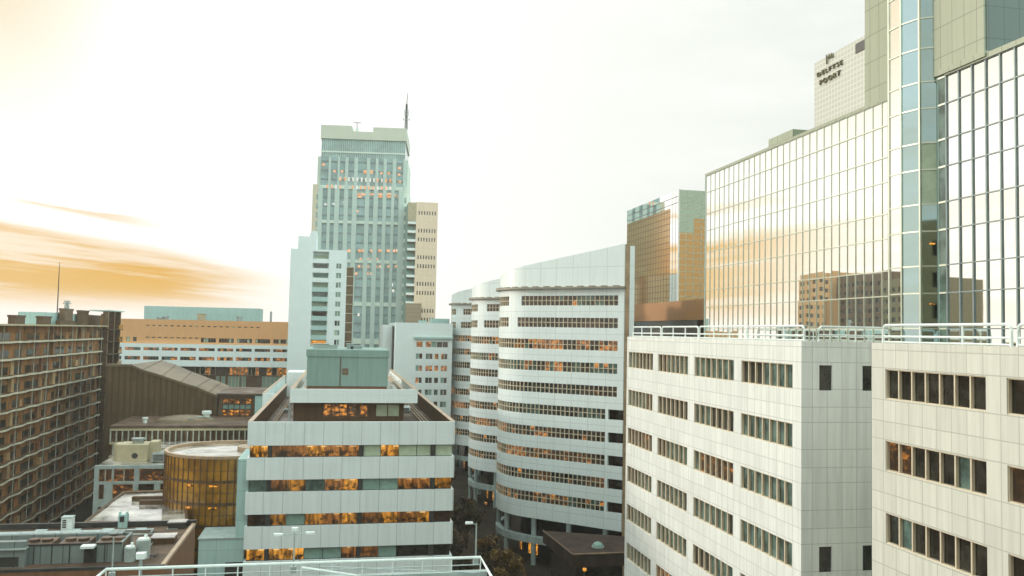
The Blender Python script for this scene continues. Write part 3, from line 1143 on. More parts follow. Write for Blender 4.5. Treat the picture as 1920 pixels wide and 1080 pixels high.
# brown inner faces and tan copings of the roof parapet
b = MB()
b.box(xl + .355, xl + .42, FY + .4, yend - .4, z0b + .55, z0t - .02)
b.box(xr - .42, xr - .355, FY + .4, yend - .4, z0b + .55, z0t - .02)
b.build('parapet_lining', BROWN, fob)
b = MB()
b.box(xl - .03, xl + .45, FY + .36, yend, z0t, z0t + .07)
b.box(xr - .45, xr + .03, FY + .36, yend, z0t, z0t + .07)
b.build('coping', TANTRIM, fob)
b = MB()
for xx in (xl + 1.5, xl + 1.8, xr - 1.5, xr - 1.9, xr - 2.3):
    b.tube([(xx, FY + 2, z0b + .95), (xx, yend - 14, z0b + .95)], .07, 5)
    for k in range(20):
        b.box(xx - .05, xx + .05, FY + 3 + k * 3, FY + 3.1 + k * 3, z0b + .55, z0b + .95)
b.build('cradle_rail', TANTRIM, fob)
# window strips
levels = [(zbk[k + 1][1], zbk[k][0]) for k in range(len(zbk) - 1) if zbk[k + 1][0] > -3]
nb = 11
bwid = (xr - xl - .5) / nb
story = {0: ((iLD, 4), (iLO, 4), (iBL, 3)), 1: ((iLD, 4), (iLO, 2.5), (iBT, 2), (iGT, 1)), 2: ((iLH, 3), (iLD, 3.5), (iBT, 1.5), (iGB, 1)), 3: ((iLH, 2.5), (iBT, 3), (iGD, 3), (iGB, 1))}
fixed = {0: [iR1, iR2, iR2, iR1, iR2, iR2, iBL, iR1, iBL, iBL, iBL], 1: [iGT, iR2, iR1, iGT, iR2, iR1, iBT, iBT, iR2, iR2, iR1],
         2: [iGB, iR1, iBT, iR1, iR2, iR1, iR2, iR1, iR2, iR1, iGB], 3: [iR1, iR1, iR1, iBT, iBT, iR2, iR2, iBT, iGD, iGD, iGD]}
for k, (zb, zt) in enumerate(levels):
    b = MB()
    b.box(xl + .75, xr - .75, FY + .75, yend - .75, zb, zt)
    b.build('inner_wall', BROWN, fob)
    if zt > 3:
        for i in range(nb):
            a, c = xl + .25 + i * bwid, xl + .25 + (i + 1) * bwid
            kd = fixed[k][i] if k in fixed else pick((iGD, 3), (iLD, 2), (iBT, 1))
            g = MB()
            g.face([(a, FY + .32, zb), (c, FY + .32, zb), (c, FY + .32, zt), (a, FY + .32, zt)], kd)
            w = g.build('window', PANES, fob)
            fr = MB()
            fr.box(a, a + .05, FY + .27, FY + .33, zb, zt)
            fr.box(a + .05, c, FY + .27, FY + .33, zb, zb + .06)
            if kd in (iBL, iBT) and random.random() < .6:
                pass
            fr.box(a + .05, c, FY + .27, FY + .33, zt - .05, zt)
            fr.build('frame', DARK, w)
    for px0, px1 in ((501.5, 510.5), (672.5, 682), (807.5, 817)):
        cb = MB()
        cb.box(onY(px0, 850, FY).x, onY(px1, 850, FY).x, FY + .15, FY + .70, zb + .01, zt - .01)
        cb.build('pier', DARK, fob)
    for sx in (xl + .33, xr - .33):
        g, fr = MB(), MB()
        for j in range(36):
            ya, yc_ = FY + .4 + j * 2.15, FY + .4 + (j + 1) * 2.15
            pts = [(sx, ya, zb), (sx, yc_, zb), (sx, yc_, zt), (sx, ya, zt)]
            g.face(pts if sx > 0 else pts[::-1], pick((iLD, 3), (iLO, 1), (iBT, 1), (iGD, 3)))
            fr.box(sx - .05, sx + .05, ya, ya + .08, zb, zt)
        w = g.build('side_window_strip', PANES, fob)
        fr.build('frame', DARK, w)
b = MB()
b.box(xl + .5, xr - .5, FY + .5, yend - .5, 0, max(0.5, min(zb for zb, zt in levels)))
b.build('plinth', BROWN, fob)
# set-back storey
PY_ = FY + 6.5
pxl, pxr = onY(543.5, 740, PY_).x, onY(783, 740, PY_).x
pzt, pzb = onY(660, 730, PY_).z, onY(660, 755.5, PY_).z
pend = PY_ + 50
b = MB()
b.box(pxl, pxr, PY_, PY_ + .4, pzb, pzt)
b.box(pxl, pxl + .4, PY_ + .4, pend, pzb, pzt)
b.box(pxr - .4, pxr, PY_ + .4, pend, pzb, pzt)
b.build('top_storey_fascia', WHITES, fob)
b = MB()
b.box(pxl + .4, pxr - .4, PY_ + .4, pend, pzb, pzt - .45)
b.build('top_storey_roof', ROOFW, fob)
b = MB()
b.box(pxl - .03, pxl + .5, PY_ + .42, pend, pzt, pzt + .06)
b.box(pxr - .5, pxr + .03, PY_ + .42, pend, pzt, pzt + .06)
b.box(pxr - 1.6, pxr - 1.3, PY_ + 2, pend, pzt - .45, pzt - .2)
b.box(pxl + 1.3, pxl + 1.6, PY_ + 2, pend, pzt - .45, pzt - .2)
b.build('coping', TANTRIM, fob)
gxl, gxr = onY(550, 770, PY_ + 1.2).x, onY(757, 770, PY_ + 1.2).x
GYp = PY_ + 1.2
wl = MB()
oy = lambda px: onY(px, 770, GYp).x - gxl
zr_ = (onY(660, 781, GYp).z, onY(660, 758, GYp).z)
facade(fob, wl, (gxl, GYp, 0), (1, 0, 0), (0, -1, 0), gxr - gxl, z0b + .5, pzb,
       [(zr_[0], zr_[1], [(oy(606), oy(651), 3), (oy(653), oy(668), 1), (oy(674), oy(689), 1), (oy(704.5), oy(749), 2)])], .25,
       lambda ri, k, a: iLO if a < oy(652) else (iLD if a < oy(672) else (iLO if a < oy(700) else iBL)), SEAMB, .12, deep=.1)
wl.box(gxl, gxl + .25, GYp + .25, pend - 1, z0b + .5, pzb)
wl.box(gxr - .25, gxr, GYp + .25, pend - 1, z0b + .5, pzb)
wl.build('top_storey_wall', BROWN, fob)
b = MB()
b.box(gxl - .55, gxl - .35, GYp - .1, GYp + .1, z0b + .5, pzb)
b.build('drainpipe', GALV, fob)
# rooftop plant room
RY = PY_ + 6.0
rxl, rxr = onY(575, 700, RY).x, onY(727.5, 700, RY).x
rzb, rzm, rzt = pzt - .4, onY(650, 669, RY).z, onY(650, 656, RY).z
b = MB()
b.box(rxl, rxr, RY, RY + 16, rzb + .35, rzm)
pr = b.build('plant_room', PLANTG, fob)
b = MB()
b.box(rxl + .1, rxr - .1, RY + .1, RY + 15.9, rzb - .05, rzb + .35)
b.build('plinth', REDBR, pr)
b = MB()
b.box(rxl - .12, rxr + .1, RY - .12, RY + 16.1, rzm, rzt)
b.build('cornice', PLANTG, pr)
b = MB()
v0, v1 = onY(642, 697, RY).x, onY(653, 697, RY).x
vz = onY(648, 691, RY).z
for s in (0, 1):
    b.box(v0 + s * (v1 - v0 - .08), v0 + .08 + s * (v1 - v0 - .08), RY - .06, RY - .002, vz - .72, vz)
    b.box(v0 + .08, v1 - .08, RY - .06, RY - .002, vz - .72 + s * .64, vz - .64 + s * .64)
for k in range(6):
    b.box(v0 + .08, v1 - .08, RY - .03, RY - .002, vz - .62 + k * .1, vz - .57 + k * .1)
b.build('vent', REDBR, pr)
b = MB()
vx = onY(638, 697, RY).x
b.tube([(vx, RY - .06, rzb + .4), (vx, RY - .06, rzm)], .05, 6)
b.build('pipe', SEAMB, pr)
for px_, w2, h2 in ((602, 1.9, .55), (625, 1.0, .4), (656, .8, .6), (668, 1.4, .35)):
    p = onY(px_, 655, RY + 5)
    b = MB()
    b.box(p.x - w2 / 2, p.x + w2 / 2, RY + 4.2, RY + 5.6, rzt, rzt + h2)
    b.box(p.x - w2 / 2 - .08, p.x + w2 / 2 + .08, RY + 4.12, RY + 5.68, rzt + h2, rzt + h2 + .08)
    b.build('roof_vent', GREYC, pr)
# wing that steps out at the back left, with its own parapet
WY = 132.0
wxl = onY(492, 745, WY).x
b = MB()
b.box(wxl, xl - .002, WY, yend + 10, 0, z0b)
b.build('rear_wing', TEALP, fob)
b = MB()
b.box(wxl, xl - .04, WY, WY + .3, z0b, z0t)
b.box(wxl, wxl + .3, WY + .3, yend + 10, z0b, z0t)
b.build('rear_wing_parapet', WHITEP, fob)
b = MB()
b.box(wxl - .02, wxl + .36, WY + .31, yend + 10, z0t, z0t + .07)
b.build('coping', TANTRIM, fob)
# small white lift overrun behind the set-back storey
b = MB()
lz0, lz1 = onY(556, 716, 150).z, onY(556, 698, 150).z
b.box(onY(538, 705, 150).x, onY(576, 705, 150).x, 150, 158, z0b + .5, lz1)
b.build('lift_overrun', WHITES, fob)
# teal panelled stair wall on its left flank
b = MB()
txl = onY(443, 940, FY + 1.0).x
b.box(txl, xl + .2, FY + 1.0, FY + 9, onY(455, 1010, FY + 1).z, onY(455, 861, FY + 1).z)
b.build('stair_wall', TEALP, fob)

# rooftop odds and ends beside the set-back storey (each stands by itself)
def ac_unit(x, y, z, w, d, h, label, m=WHITE, group=None):
    t = thing('air_handling_unit', (x, y, z), label, 'air handling unit', group)
    b = MB()
    b.box(x - w / 2, x + w / 2, y - d / 2, y + d / 2, z + .12, z + h)
    b.build('casing', m, t)
    b = MB()
    for sx in (-1, 1):
        b.box(x + sx * w * .35 - .06, x + sx * w * .35 + .06, y - d / 2, y + d / 2, z, z + .12)
    b.build('feet', DARK, t)
    b = MB()
    b.cyl(x, y, z + h, z + h + .1, min(w, d) * .36, 14)
    b.build('fan_cowl', GALV, t)
    b = MB()
    for k in range(5):
        b.box(x - w * .36, x + w * .36, y - d / 2 - .02, y - d / 2 - .001, z + .2 + (h - .3) * k / 5, z + .2 + (h - .3) * (k + .6) / 5)
    b.build('louvre', DARK, t)
    return t


rz_ = z0b + .55
p = onZ(762, 776, rz_)
ac_unit(p.x, p.y + 4, rz_, 1.5, 3.4, .7, 'white air handling unit on the right strip of the banded block roof')
p = onZ(528, 778, rz_)
ac_unit(p.x + .5, p.y + 3, rz_, 1.0, 1.4, .5, 'small air unit on the left strip of the banded block roof', GALV)

# ================================================================ tall stepped glass tower
D0 = 345.0
TW = R(-7.0)
tP = onY(682, 420, D0)
tU = Vector((math.cos(TW), math.sin(TW), 0))
tN = Vector((math.sin(TW), -math.cos(TW), 0))
tower = thing('stepped_glass_tower', (tP.x, tP.y, 0), 'tallest tower, pale green stone and glass with stepped shoulders and a notched top', 'tower')


def onT(px, py, n=0.0):
    """distance along the tower front and height, for a pixel"""
    d = ray(px, py)
    P0 = Vector((tP.x, tP.y, 0)) + tN * n
    t = (P0 - CAM).dot(tN) / d.dot(tN)
    q = CAM + d * t
    return (q - Vector((tP.x, tP.y, 0))).dot(tU), q.z


P0 = Vector((tP.x, tP.y, 0))
uL, uR = onT(600, 300)[0], onT(761, 300)[0]
zTopL, zNotch, zTopR, zBand = onT(630, 235)[1], onT(680, 247)[1], onT(735, 240)[1], onT(680, 262)[1]
uN0, uN1 = onT(660, 240)[0], onT(700, 240)[0]
DEP = 30
b = MB()
b.obox(P0, tU, tN, uL + .4, uR - .4, -DEP, -.6, 0, zBand)
w = b.build('glazed_body', GBL, tower)
b = MB()
b.obox(P0, tU, tN, uL, uN0, -DEP, .15, zBand, zTopL)
b.obox(P0, tU, tN, uN0, uN1, -DEP, .15, zBand, zNotch)
b.obox(P0, tU, tN, uN1, uR, -DEP, .15, zBand, zTopR)
b.build('parapet', panel('crown_stone', (.58, .60, .49), 0, 0, 3.6, (.0,), .1, .9, .5, .03, .05), tower)
b = MB()
zs0, zs1 = onT(680, 296)[1], zBand
n = 44
for k in range(n + 1):
    u = uL + .4 + (uR - uL - .8) * k / n
    b.obox(P0, tU, tN, u - .05, u + .05, -.6, -.35, zs0, zs1)
b.obox(P0, tU, tN, uL + .4, uR - .4, -.6, -.3, onT(680, 286)[1] - .3, onT(680, 286)[1] + .3)
b.build('screen_fins', TOWERG, tower)
# stone piers: the upper and the lower storeys have different spacings
zU = onT(680, 352)[1]
up_g = [(600.5, 616), (620.5, 633), (637, 647), (653, 664), (671, 687.5), (694, 704), (709.5, 719), (725, 736), (743, 756)]
lo_g = [(605.5, 614.5), (620.5, 628), (637, 645.5), (653.5, 661), (670, 685), (693, 701), (709.5, 718), (725, 734), (740, 748)]


def piers(gl, z0, z1, ua, ub, py):
    xs = []
    for a, c in gl:
        xs.append((onT(a, py)[0], onT(c, py)[0]))
    u = ua
    for a, c in xs + [(ub, ub)]:
        if a - u > .15:
            pb = MB()
            pb.obox(P0, tU, tN, u, a, -.6, .0, z0, z1)
            pb.build('pier', TOWERP, tower)
        u = c


piers(up_g, zU, zs0, uL, uR, 320)
piers(lo_g, 0, zU, onT(597, 352)[0], onT(758, 352)[0], 352)
b = MB()
for py, h in ((352, 1.3), (417, 1.1), (490, 1.3), (570, 1.6), (640, 2.2)):
    zz_ = onT(680, py)[1]
    b.obox(P0, tU, tN, uL + .2, uR - .2, -.6, -.12, zz_ - h / 2, zz_ + h / 2)
zz_ = zs0 - 1.0
b.build('spandrel_band', TOWERG, tower)
b = MB()
z = 8.0
while z < zs0:
    b.obox(P0, tU, tN, uL + .4, uR - .4, -.6, -.42, z - .28, z + .28)
    z += 3.6
b.build('floor_edges', plain('dim_spandrel', (.20, .25, .235), .4, 0, .1, .3), tower)
# stepped shoulders
for (a, c, py, n0, m_) in ((586.5, 600.2, 345, -.3, TOWERB), (594, 600.4, 290, -3.0, TOWERG), (757, 764.5, 352, -.3, TOWERG), (760, 764.3, 298, -3.0, TOWERG)):
    sb = MB()
    ua, ub = onT(a, py)[0], onT(c, py)[0]
    sb.obox(P0, tU, tN, ua, ub, -DEP + 2, n0, 0, onT(a, py)[1])
    s_ = sb.build('shoulder', m_, tower)
    if n0 > -1:
        gb = MB()
        um = (ua + ub) / 2 + (.5 if ua < 0 else 0)
        zt = onT(a, py)[1]
        zz2 = zt - 4
        while zz2 > 20:
            gb.obox(P0, tU, tN, um - .35, um + .35, n0, n0 + .06, zz2 - 2.2, zz2)
            zz2 -= 3.6
        gb.build('window_slits', GBL, s_)


def litwin(px, py, w_, h_, m_):
    u, z_ = onT(px, py)
    w2_, h_ = w_ * .8, h_ * .75
    g = MB()
    g.obox(P0, tU, tN, u - w2_ / 2, u + w2_ / 2, -.6, -.38 if w_ > .9 else .03, z_ - h_ / 2, z_ + h_ / 2)
    g.build('lit_window', m_, tower)


LW1 = lit('lit_far_window', (.40, .17, .06), (.50, .23, .10), (.58, .34, .20), .95, .6, .35, .6)
LW2 = lit('pale_far_window', (.40, .40, .34), (.46, .46, .40), (.50, .50, .45), .9, .6, .35, .6)
for px in (606,): litwin(px, 308, 1.3, 1.2, LW1)
for px in (749,): litwin(px, 315, 1.3, 1.3, LW1)
for px in (627, 641, 715, 729): litwin(px, 320.5 + (px - 627) * .04, 1.2, 1.2, LW1)
for px in (685, 695.5): litwin(px, 322, 1.9, 1.7, LW1)
for px in (748, 749.5): litwin(px, 327 + (px - 748) * 9, 1.4, .9, LW1)
for px in (638, 647, 654, 662, 670, 678, 686, 694, 701, 708, 716, 724, 732): litwin(px, 335 + (px - 638) * .04, .75, 2.0, LW1 if px in (638, 647, 708, 724, 732) else LW2)
for px in (614, 622, 630, 638, 661, 669, 677, 685, 692, 700, 708, 716, 724, 732): litwin(px, 349.5 + (px - 614) * .03, .75, 1.9, LW1 if px % 3 else LW2)
for px in (672, 681, 692, 701, 713, 729): litwin(px, 364, 2.0, 1.1, LW1)
for px in (713, 729, 674): litwin(px, 368.5, 2.0, .9, LW1)
for px, py in ((670, 396), (748, 369), (741, 366), (625, 382), (610, 383), (645, 379)): litwin(px, py, .95, 1.0, LW1 if px > 660 else LW2)
for px in (654, 662, 674, 681, 697, 712, 728, 738, 745): litwin(px, 470, 1.5, 1.5, LW1)
for px in (676, 689, 698, 706): litwin(px, 486, 1.3, 1.2, LW1)
for px in (673, 681, 689, 705, 713, 729, 743): litwin(px, 499.5, 1.2, 1.2, LW1)
for px in (667, 688, 697): litwin(px, 513, 1.5, 1.3, LW1)
for px, py in ((737, 545), (672, 590), (735, 534)): litwin(px, py, 1.0, 1.6, LW2)


def onTp(u, n, z):
    q = P0 + tU * u + tN * n
    return (q.x, q.y, z)


# antenna masts on its roof
am = thing('antenna_mast', onTp(uR - .4, -3, zTopR), 'tall lattice antenna mast on the right edge of the tallest tower', 'antenna')
ua_ = uR - .4
za_ = [onT(763, y_)[1] for y_ in (240, 212, 192, 170)]
b = MB()
for du, dn in ((-.5, -2.6), (.5, -2.6), (0, -3.4)):
    b.tube([onTp(ua_ + du, dn, zTopR), onTp(ua_ + du * .5, -3 + (dn + 3) * .5, za_[2])], .16, 4)
for k in range(9):
    z_ = zTopR + (za_[2] - zTopR) * k / 9
    z2_ = zTopR + (za_[2] - zTopR) * (k + 1) / 9
    s_ = .5 - .25 * k / 9
    b.tube([onTp(ua_ - s_, -2.6, z_), onTp(ua_ + s_, -2.6, z2_)], .08, 4)
    b.tube([onTp(ua_ + s_, -2.6, z_), onTp(ua_ - s_, -2.6, z2_)], .08, 4)
b.build('lattice', DARK, am)
b = MB()
b.tube([onTp(ua_, -3, za_[2]), onTp(ua_ + .3, -3, za_[3])], [.18, .09], 5)
b.build('whip', DARK, am)
b = MB()
for z_, s_ in ((za_[1], .9), (za_[1] + 1.4, .8), (za_[1] - 2, 1.2)):
    b.tube([onTp(ua_ - s_, -2.5, z_), onTp(ua_ + s_, -2.5, z_)], .12, 4)
    for e in (-1, 1):
        b.obox(P0, tU, tN, ua_ + e * s_ - .12, ua_ + e * s_ + .12, -2.6, -2.3, z_ - .7, z_ + .7)
b.build('aerials', GALV, am)
sm = thing('rooftop_aerial', onTp(onT(669, 240)[0], -4, zNotch), 'small cross-topped aerial in the roof notch of the tallest tower', 'antenna')
us_ = onT(669, 240)[0]
zt_ = onT(669, 227)[1]
b = MB()
b.tube([onTp(us_, -2, zNotch), onTp(us_ - .2, -2, zt_)], .16, 5)
b.tube([onTp(us_ - 1.6, -2, zt_ - .2), onTp(us_ + 1.4, -2, zt_ - .2)], .13, 4)
b.build('cross', DARK, sm)
b = MB()
b.obox(P0, tU, tN, us_ - .6, us_ + .6, -2.6, -1.4, zNotch, zNotch + 1.5)
b.build('base', TOWERG, sm)

# ================================================================ tan slab tower behind it
TY = 330.0
ttp = onY(793, 480, TY)
tt = thing('tan_slab_tower', (ttp.x, TY, 0), 'tan slab tower with rows of tiny windows, right behind the tallest tower', 'tower')
ttz = onY(793, 379, TY).z
w = MB()
gx0, gx1 = onY(778.5, 480, TY).x, onY(819, 480, TY).x
rows = []
z = ttz - 3.5
cols = [gx0 + .9 + k * (gx1 - gx0 - 1.6) / 6.5 for k in range(7)]
k = 0
while z > 40:
    if k % 3 != 1 or z < ttz - 45:
        rows.append((z - 1.5, z, [(c - gx0, c - gx0 + .45, 1) for c in cols]))
    z -= 3.45
    k += 1
w.obox((gx0, TY, 0), (1, 0, 0), (0, -1, 0), 0, gx1 - gx0, -20, -.25, 0, ttz - .05)
for zb, zt, ops in rows:
    for a, c, n_ in ops:
        pass
facade(tt, w, (gx0, TY, 0), (1, 0, 0), (0, -1, 0), gx1 - gx0, 0, ttz, rows, .24, None, wins=False)
w.build('wall', TANT, tt)
g = MB()
g.box(gx0 + .3, gx1 - .3, TY + .22, TY + .245, 30, ttz - 3)
g.build('window_recesses', GD, tt)
b = MB()
bx0 = onY(763, 480, TY).x
b.box(bx0, gx0 - .01, TY + 2.0, TY + 20, 0, ttz - .4)
b.build('balcony_core', BLINDT, tt)
b = MB()
b.box(bx0, gx0 - .01, TY + .1, TY + 2, ttz - 7.5, ttz - .3)
b.build('balcony_head', BEIGE, tt)
z = ttz - 9
k = 0
while z > 38:
    s_ = MB()
    s_.box(bx0, gx0 - .02, TY + .1, TY + 2, z, z + .35)
    s_.box(bx0, gx0 - .02, TY + .1, TY + .25, z + .36, z + 1.3, 1)
    s_.build('balcony', [SEAMB, WHITE], tt)
    z -= 3.45
b = MB()
b.box(onY(762, 580, TY - 6).x, onY(790, 580, TY - 6).x, TY - 6, TY + .05, 0, onY(775, 568.5, TY - 6).z)
b.build('lower_block', panel('brown_louvre', (.33, .25, .16), 0, 0, 1.6, (.0,), .3, .8, .6, .05, .05), tt)

# ================================================================ white stepped apartment tower
AY = 250.0
ap = onY(600, 600, AY)
wa = thing('white_apartment_tower', (ap.x, AY, 0), 'white apartment tower with a stepped top and a stack of recessed balconies', 'apartment tower')


def ax(px, py):
    return onY(px, py, AY).x


xa0, xa1 = ax(542, 560), ax(648.5, 560)
zA, zA2, zA3 = onY(552, 466, AY).z, onY(570, 443, AY).z, onY(620, 466, AY).z
xs1, xs2, xs3, xs4 = ax(559, 460), ax(581, 445), ax(591, 440), ax(593.5, 450)
wall = MB()
pf = 17.95
py0 = 475.5
rows = []
bx = (ax(584.5, 560) - xa0, ax(614.5, 560) - xa0)
wx = (ax(628.5, 560) - xa0, ax(638.5, 560) - xa0)
ft = onY(600, 475.5, AY).z
fhA = (ft - onY(600, 475.5 + pf * 9, AY).z) / 9
wt = onY(633, 494, AY).z
wall.box(xa0, xa1, AY + 1.9, AY + 16, 0, zA - .1)
# the balcony strip is open front to back of the recess; piers either side are solid
wins_rows = []
facade(wa, wall, (xa0 + bx[1], AY, 0), (1, 0, 0), (0, -1, 0), xa1 - xa0 - bx[1], 0, zA,
       [(wt - 1.5 - k * fhA, wt - k * fhA, [(wx[0] - bx[1], wx[1] - bx[1], 2)]) for k in range(17) if wt - k * fhA > 3], 1.9,
       lambda ri, k, a: pick((iGT, 3), (iBT, 3), (iGD, 2), (iBL, 1)), BARW, .18, deep=.25)
wall.box(xa0, xa0 + bx[0], AY, AY + 1.9, 0, zA)
wall.box(xa0 + bx[0], xa0 + bx[1], AY, AY + 1.9, ft + .6, zA)
wall.box(xs1, xs4, AY + .02, AY + 14, zA, zA2)
wall.box(xs2, xs4, AY + .03, AY + 14, zA2, zA2 + .9)
wall.box(xs3 - .9, xs4, AY + .04, AY + 14, zA2 + .9, zA2 + 1.7)
wall.build('wall', WHITES, wa)
random.seed(5)
for k in range(18):
    z_ = ft - k * fhA
    if z_ < 4:
        break
    s_ = MB()
    s_.box(xa0 + bx[0], xa0 + bx[1], AY + .05, AY + 1.85, z_ - fhA, z_ - fhA + .25)
    s_.box(xa0 + bx[0], xa0 + bx[1], AY + .05, AY + .2, z_ - fhA + .26, z_ - fhA + 1.3)
    bal = s_.build('balcony', TEALP if k > 2 else WHITES, wa)
    g = MB()
    g.box(xa0 + bx[0] + .3, xa0 + bx[1] - .3, AY + 1.8, AY + 1.88, z_ - fhA + .3, z_ - .3, [iBL, iGB, iBT, iBL, iGT][k % 5] if k != 9 else iLH)
    g.build('balcony_glazing', PANES, bal)
b = MB()
hx0, hx1 = ax(650, 600), ax(661, 600)
hz = onY(655, 497, AY).z
b.box(xa1 + .01, hx1, AY + 7, AY + 16, 0, hz)
b.build('stair_shaft', SEAMB, wa)
b = MB()
for k in range(20):
    z_ = hz - k * fhA
    if z_ < 5: break
    b.box(xa1 + .02, hx1 + .1, AY + 6.8, AY + 6.99, z_ - .25, z_)
b.build('shaft_landings', BEIGE, wa)

# ================================================================ low white block between the tall tower and the curved offices
LY = 228.0
lp = onY(780, 650, LY)
lw = thing('low_white_block', (lp.x, LY, 0), 'low white block with a blank gable and small windows beside the curved offices', 'office building')
x0, x1 = onY(741, 650, LY).x, onY(848, 650, LY).x
zt = onY(790, 605.5, LY).z
wall = MB()
lfh = (onY(800, 640, LY).z - onY(800, 640 + 22.45 * 4, LY).z) / 4
lz = onY(800, 640.5, LY).z
ox = lambda px: onY(px, 690, LY).x - x0
rows = []
for k in range(14):
    z_ = lz - k * lfh
    if z_ < 4: break
    if k == 0:
        rows.append((z_ - 1.5, z_, [(ox(779.5), ox(791.5), 1), (ox(797), ox(839), 4)]))
    else:
        rows.append((z_ - 1.5, z_, [(ox(779), ox(791.5), 2), (ox(797.5), ox(810.5), 2), (ox(814.3), ox(822), 1), (ox(826.3), ox(838.3), 2)]))
facade(lw, wall, (x0, LY, 0), (1, 0, 0), (0, -1, 0), x1 - x0, 0, zt, rows, .35,
       lambda ri, k, a: pick((iGB, 4), (iLR, 2.5), (iBT, 3), (iLO, 1.5), (iGT, 2)), BARW, .12)
wall.box(x0, x0 + .3, LY + .36, LY + 30, 0, zt - .02)
xn0 = onY(718, 650, LY + 8).x
wall.box(xn0, x0 - .45, LY + 8, LY + 30, 0, onY(728, 609, LY + 8).z)
wall.build('wall', WHITES, lw)
b = MB()
b.box(x0 + .31, x1 - .1, LY + .4, LY + 30, 0, zt - .3)
b.build('roof', GREYC, lw)
b = MB()
b.box(x0 - .44, x0 - .05, LY + 5, LY + 29, 0, zt - 1)
b.build('gable_joint', DARK, lw)
b = MB()
b.box(onY(776, 632, LY).x, x1 + .1, LY - .6, LY - .01, onY(810, 635.5, LY).z, onY(810, 632, LY).z)
b.build('canopy_ledge', TEALP, lw)
b = MB()
b.box(onY(811, 600, LY + 12).x, onY(843, 600, LY + 12).x, LY + 12, LY + 20, zt - .4, onY(825, 597.5, LY + 12).z)
b.box(onY(786, 602, LY + 8).x, onY(800, 602, LY + 8).x, LY + 8, LY + 11, zt - .4, onY(793, 601, LY + 8).z)
b.build('roof_box', TEALP, lw)

# ================================================================ long tan office slab, far left
OY = 275.0
xo0, xo1 = onY(205, 640, OY).x, onY(560, 640, OY).x
op = onY(380, 640, OY)
lo = thing('long_tan_office', (op.x, OY, 0), 'long office slab, tan above and white banded below, across the left background', 'office building')
zO = [onY(380, y_, OY).z for y_ in (600.5, 645.5, 687)]
uo = lambda px: onY(px, 655, OY).x - xo0
wall = MB()
facade(lo, wall, (xo0, OY, 0), (1, 0, 0), (0, -1, 0), xo1 - xo0, zO[1], zO[0],
       [(onY(440, 643, OY).z, onY(440, 635, OY).z, [(uo(a), uo(c), n) for a, c, n in ((222, 229, 1), (236, 243, 1), (248.5, 255.5, 1), (376, 404, 6), (410, 438, 6), (444, 472, 6), (478.5, 506, 6), (512, 540, 6))]),
        (onY(380, 613, OY).z, onY(380, 611, OY).z, [(uo(272 + k * 11.5), uo(272 + k * 11.5 + 6), 1) for k in range(19)])], .3,
       lambda ri, k, a: pick((iGD, 4), (iGB, 2), (iBL, 1)), SEAMB, .18)
wall.build('upper_wall', ORANGE, lo)
b = MB()
for k in range(10):
    a = xo0 + uo(272 + k * 11.6)
    b.box(a, a + 1.0, OY - .08, OY - .002, onY(320, 634, OY).z, onY(320, 632, OY).z)
b.build('small_vents', SEAMB, lo)
wall = MB()
wins_ = []
for k in range(10):
    a = 200.5 + k * 34.6
    wins_.append((uo(a + .8), uo(a + 30), 5))
wins_[0] = (.5, uo(230), 4)
facade(lo, wall, (xo0, OY - 1.2, 0), (1, 0, 0), (0, -1, 0), xo1 - xo0, zO[2], zO[1] - .01,
       [(onY(380, 675.5, OY).z, onY(380, 669, OY).z, wins_), (onY(380, 658, OY).z, onY(380, 652.5, OY).z, wins_)], 1.18,
       lambda ri, k, a: pick((iGD, 4), (iLO, 1.6), (iLR, 2), (iGT, 1)), SEAMB, .10)
wall.build('white_bands', WHITES, lo)
wall = MB()
zl0 = 0
facade(lo, wall, (xo0, OY + 2, 0), (1, 0, 0), (0, -1, 0), xo1 - xo0, 0, zO[2],
       [(onY(440, 704, OY).z, onY(440, 689, OY).z, [(uo(365), uo(404), 4), (uo(430), uo(486), 8), (uo(500), uo(540), 4)]),
        (onY(440, 728, OY).z, onY(440, 706, OY).z, [(uo(405), uo(412), 1), (uo(415), uo(423), 1), (uo(428), uo(462), 5), (uo(492), uo(540), 6)])], .3,
       lambda ri, k, a: pick((iLO, 3), (iLR, 2), (iGB, 2)) if ri == 1 else pick((iBT, 5), (iGT, 2), (iBL, 1)), BEIGE, .3)
wall.build('recessed_base', BROWN, lo)
b = MB()
b.box(xo0, xo1, OY + 2.4, OY + 30, 0, zO[0] - .3)
b.build('roof', ROOFB, lo)
b = MB()
b.box(onY(270, 590, OY + 12).x, onY(487, 590, OY + 12).x, OY + 12, OY + 24, zO[0] - .4, onY(380, 576, OY + 12).z)
rbx = b.build('roof_box', TEALP, lo)
b = MB()
p_ = onY(378, 596, OY + 5)
b.box(p_.x - 1.2, p_.x + 1.0, OY + 4, OY + 7, zO[0] - .4, onY(378, 589, OY + 5).z)
b.box(p_.x - 1.35, p_.x + 1.15, OY + 3.9, OY + 7.1, onY(378, 589, OY + 5).z, onY(378, 588, OY + 5).z)
b.build('chimney', BEIGE, lo)
b = MB()
p_ = onY(508, 596, OY + 6)
b.tube([(p_.x, OY + 6, zO[0] - .4), (p_.x, OY + 6, onY(508, 584, OY + 6).z)], .35, 8)
b.build('flue', GALV, lo)
for i_, (px_, pt) in enumerate(((300, 595), (311, 593), (449, 593))):
    p_ = onY(px_, 598, OY + 4)
    b = MB()
    b.cyl(p_.x, OY + 4, zO[0] - .3, onY(px_, pt + 2, OY + 4).z, .7, 10)
    b.cyl(p_.x, OY + 4, onY(px_, pt + 2, OY + 4).z, onY(px_, pt, OY + 4).z, 1.0, 10)
    b.build('roof_cowl', GALV, lo)

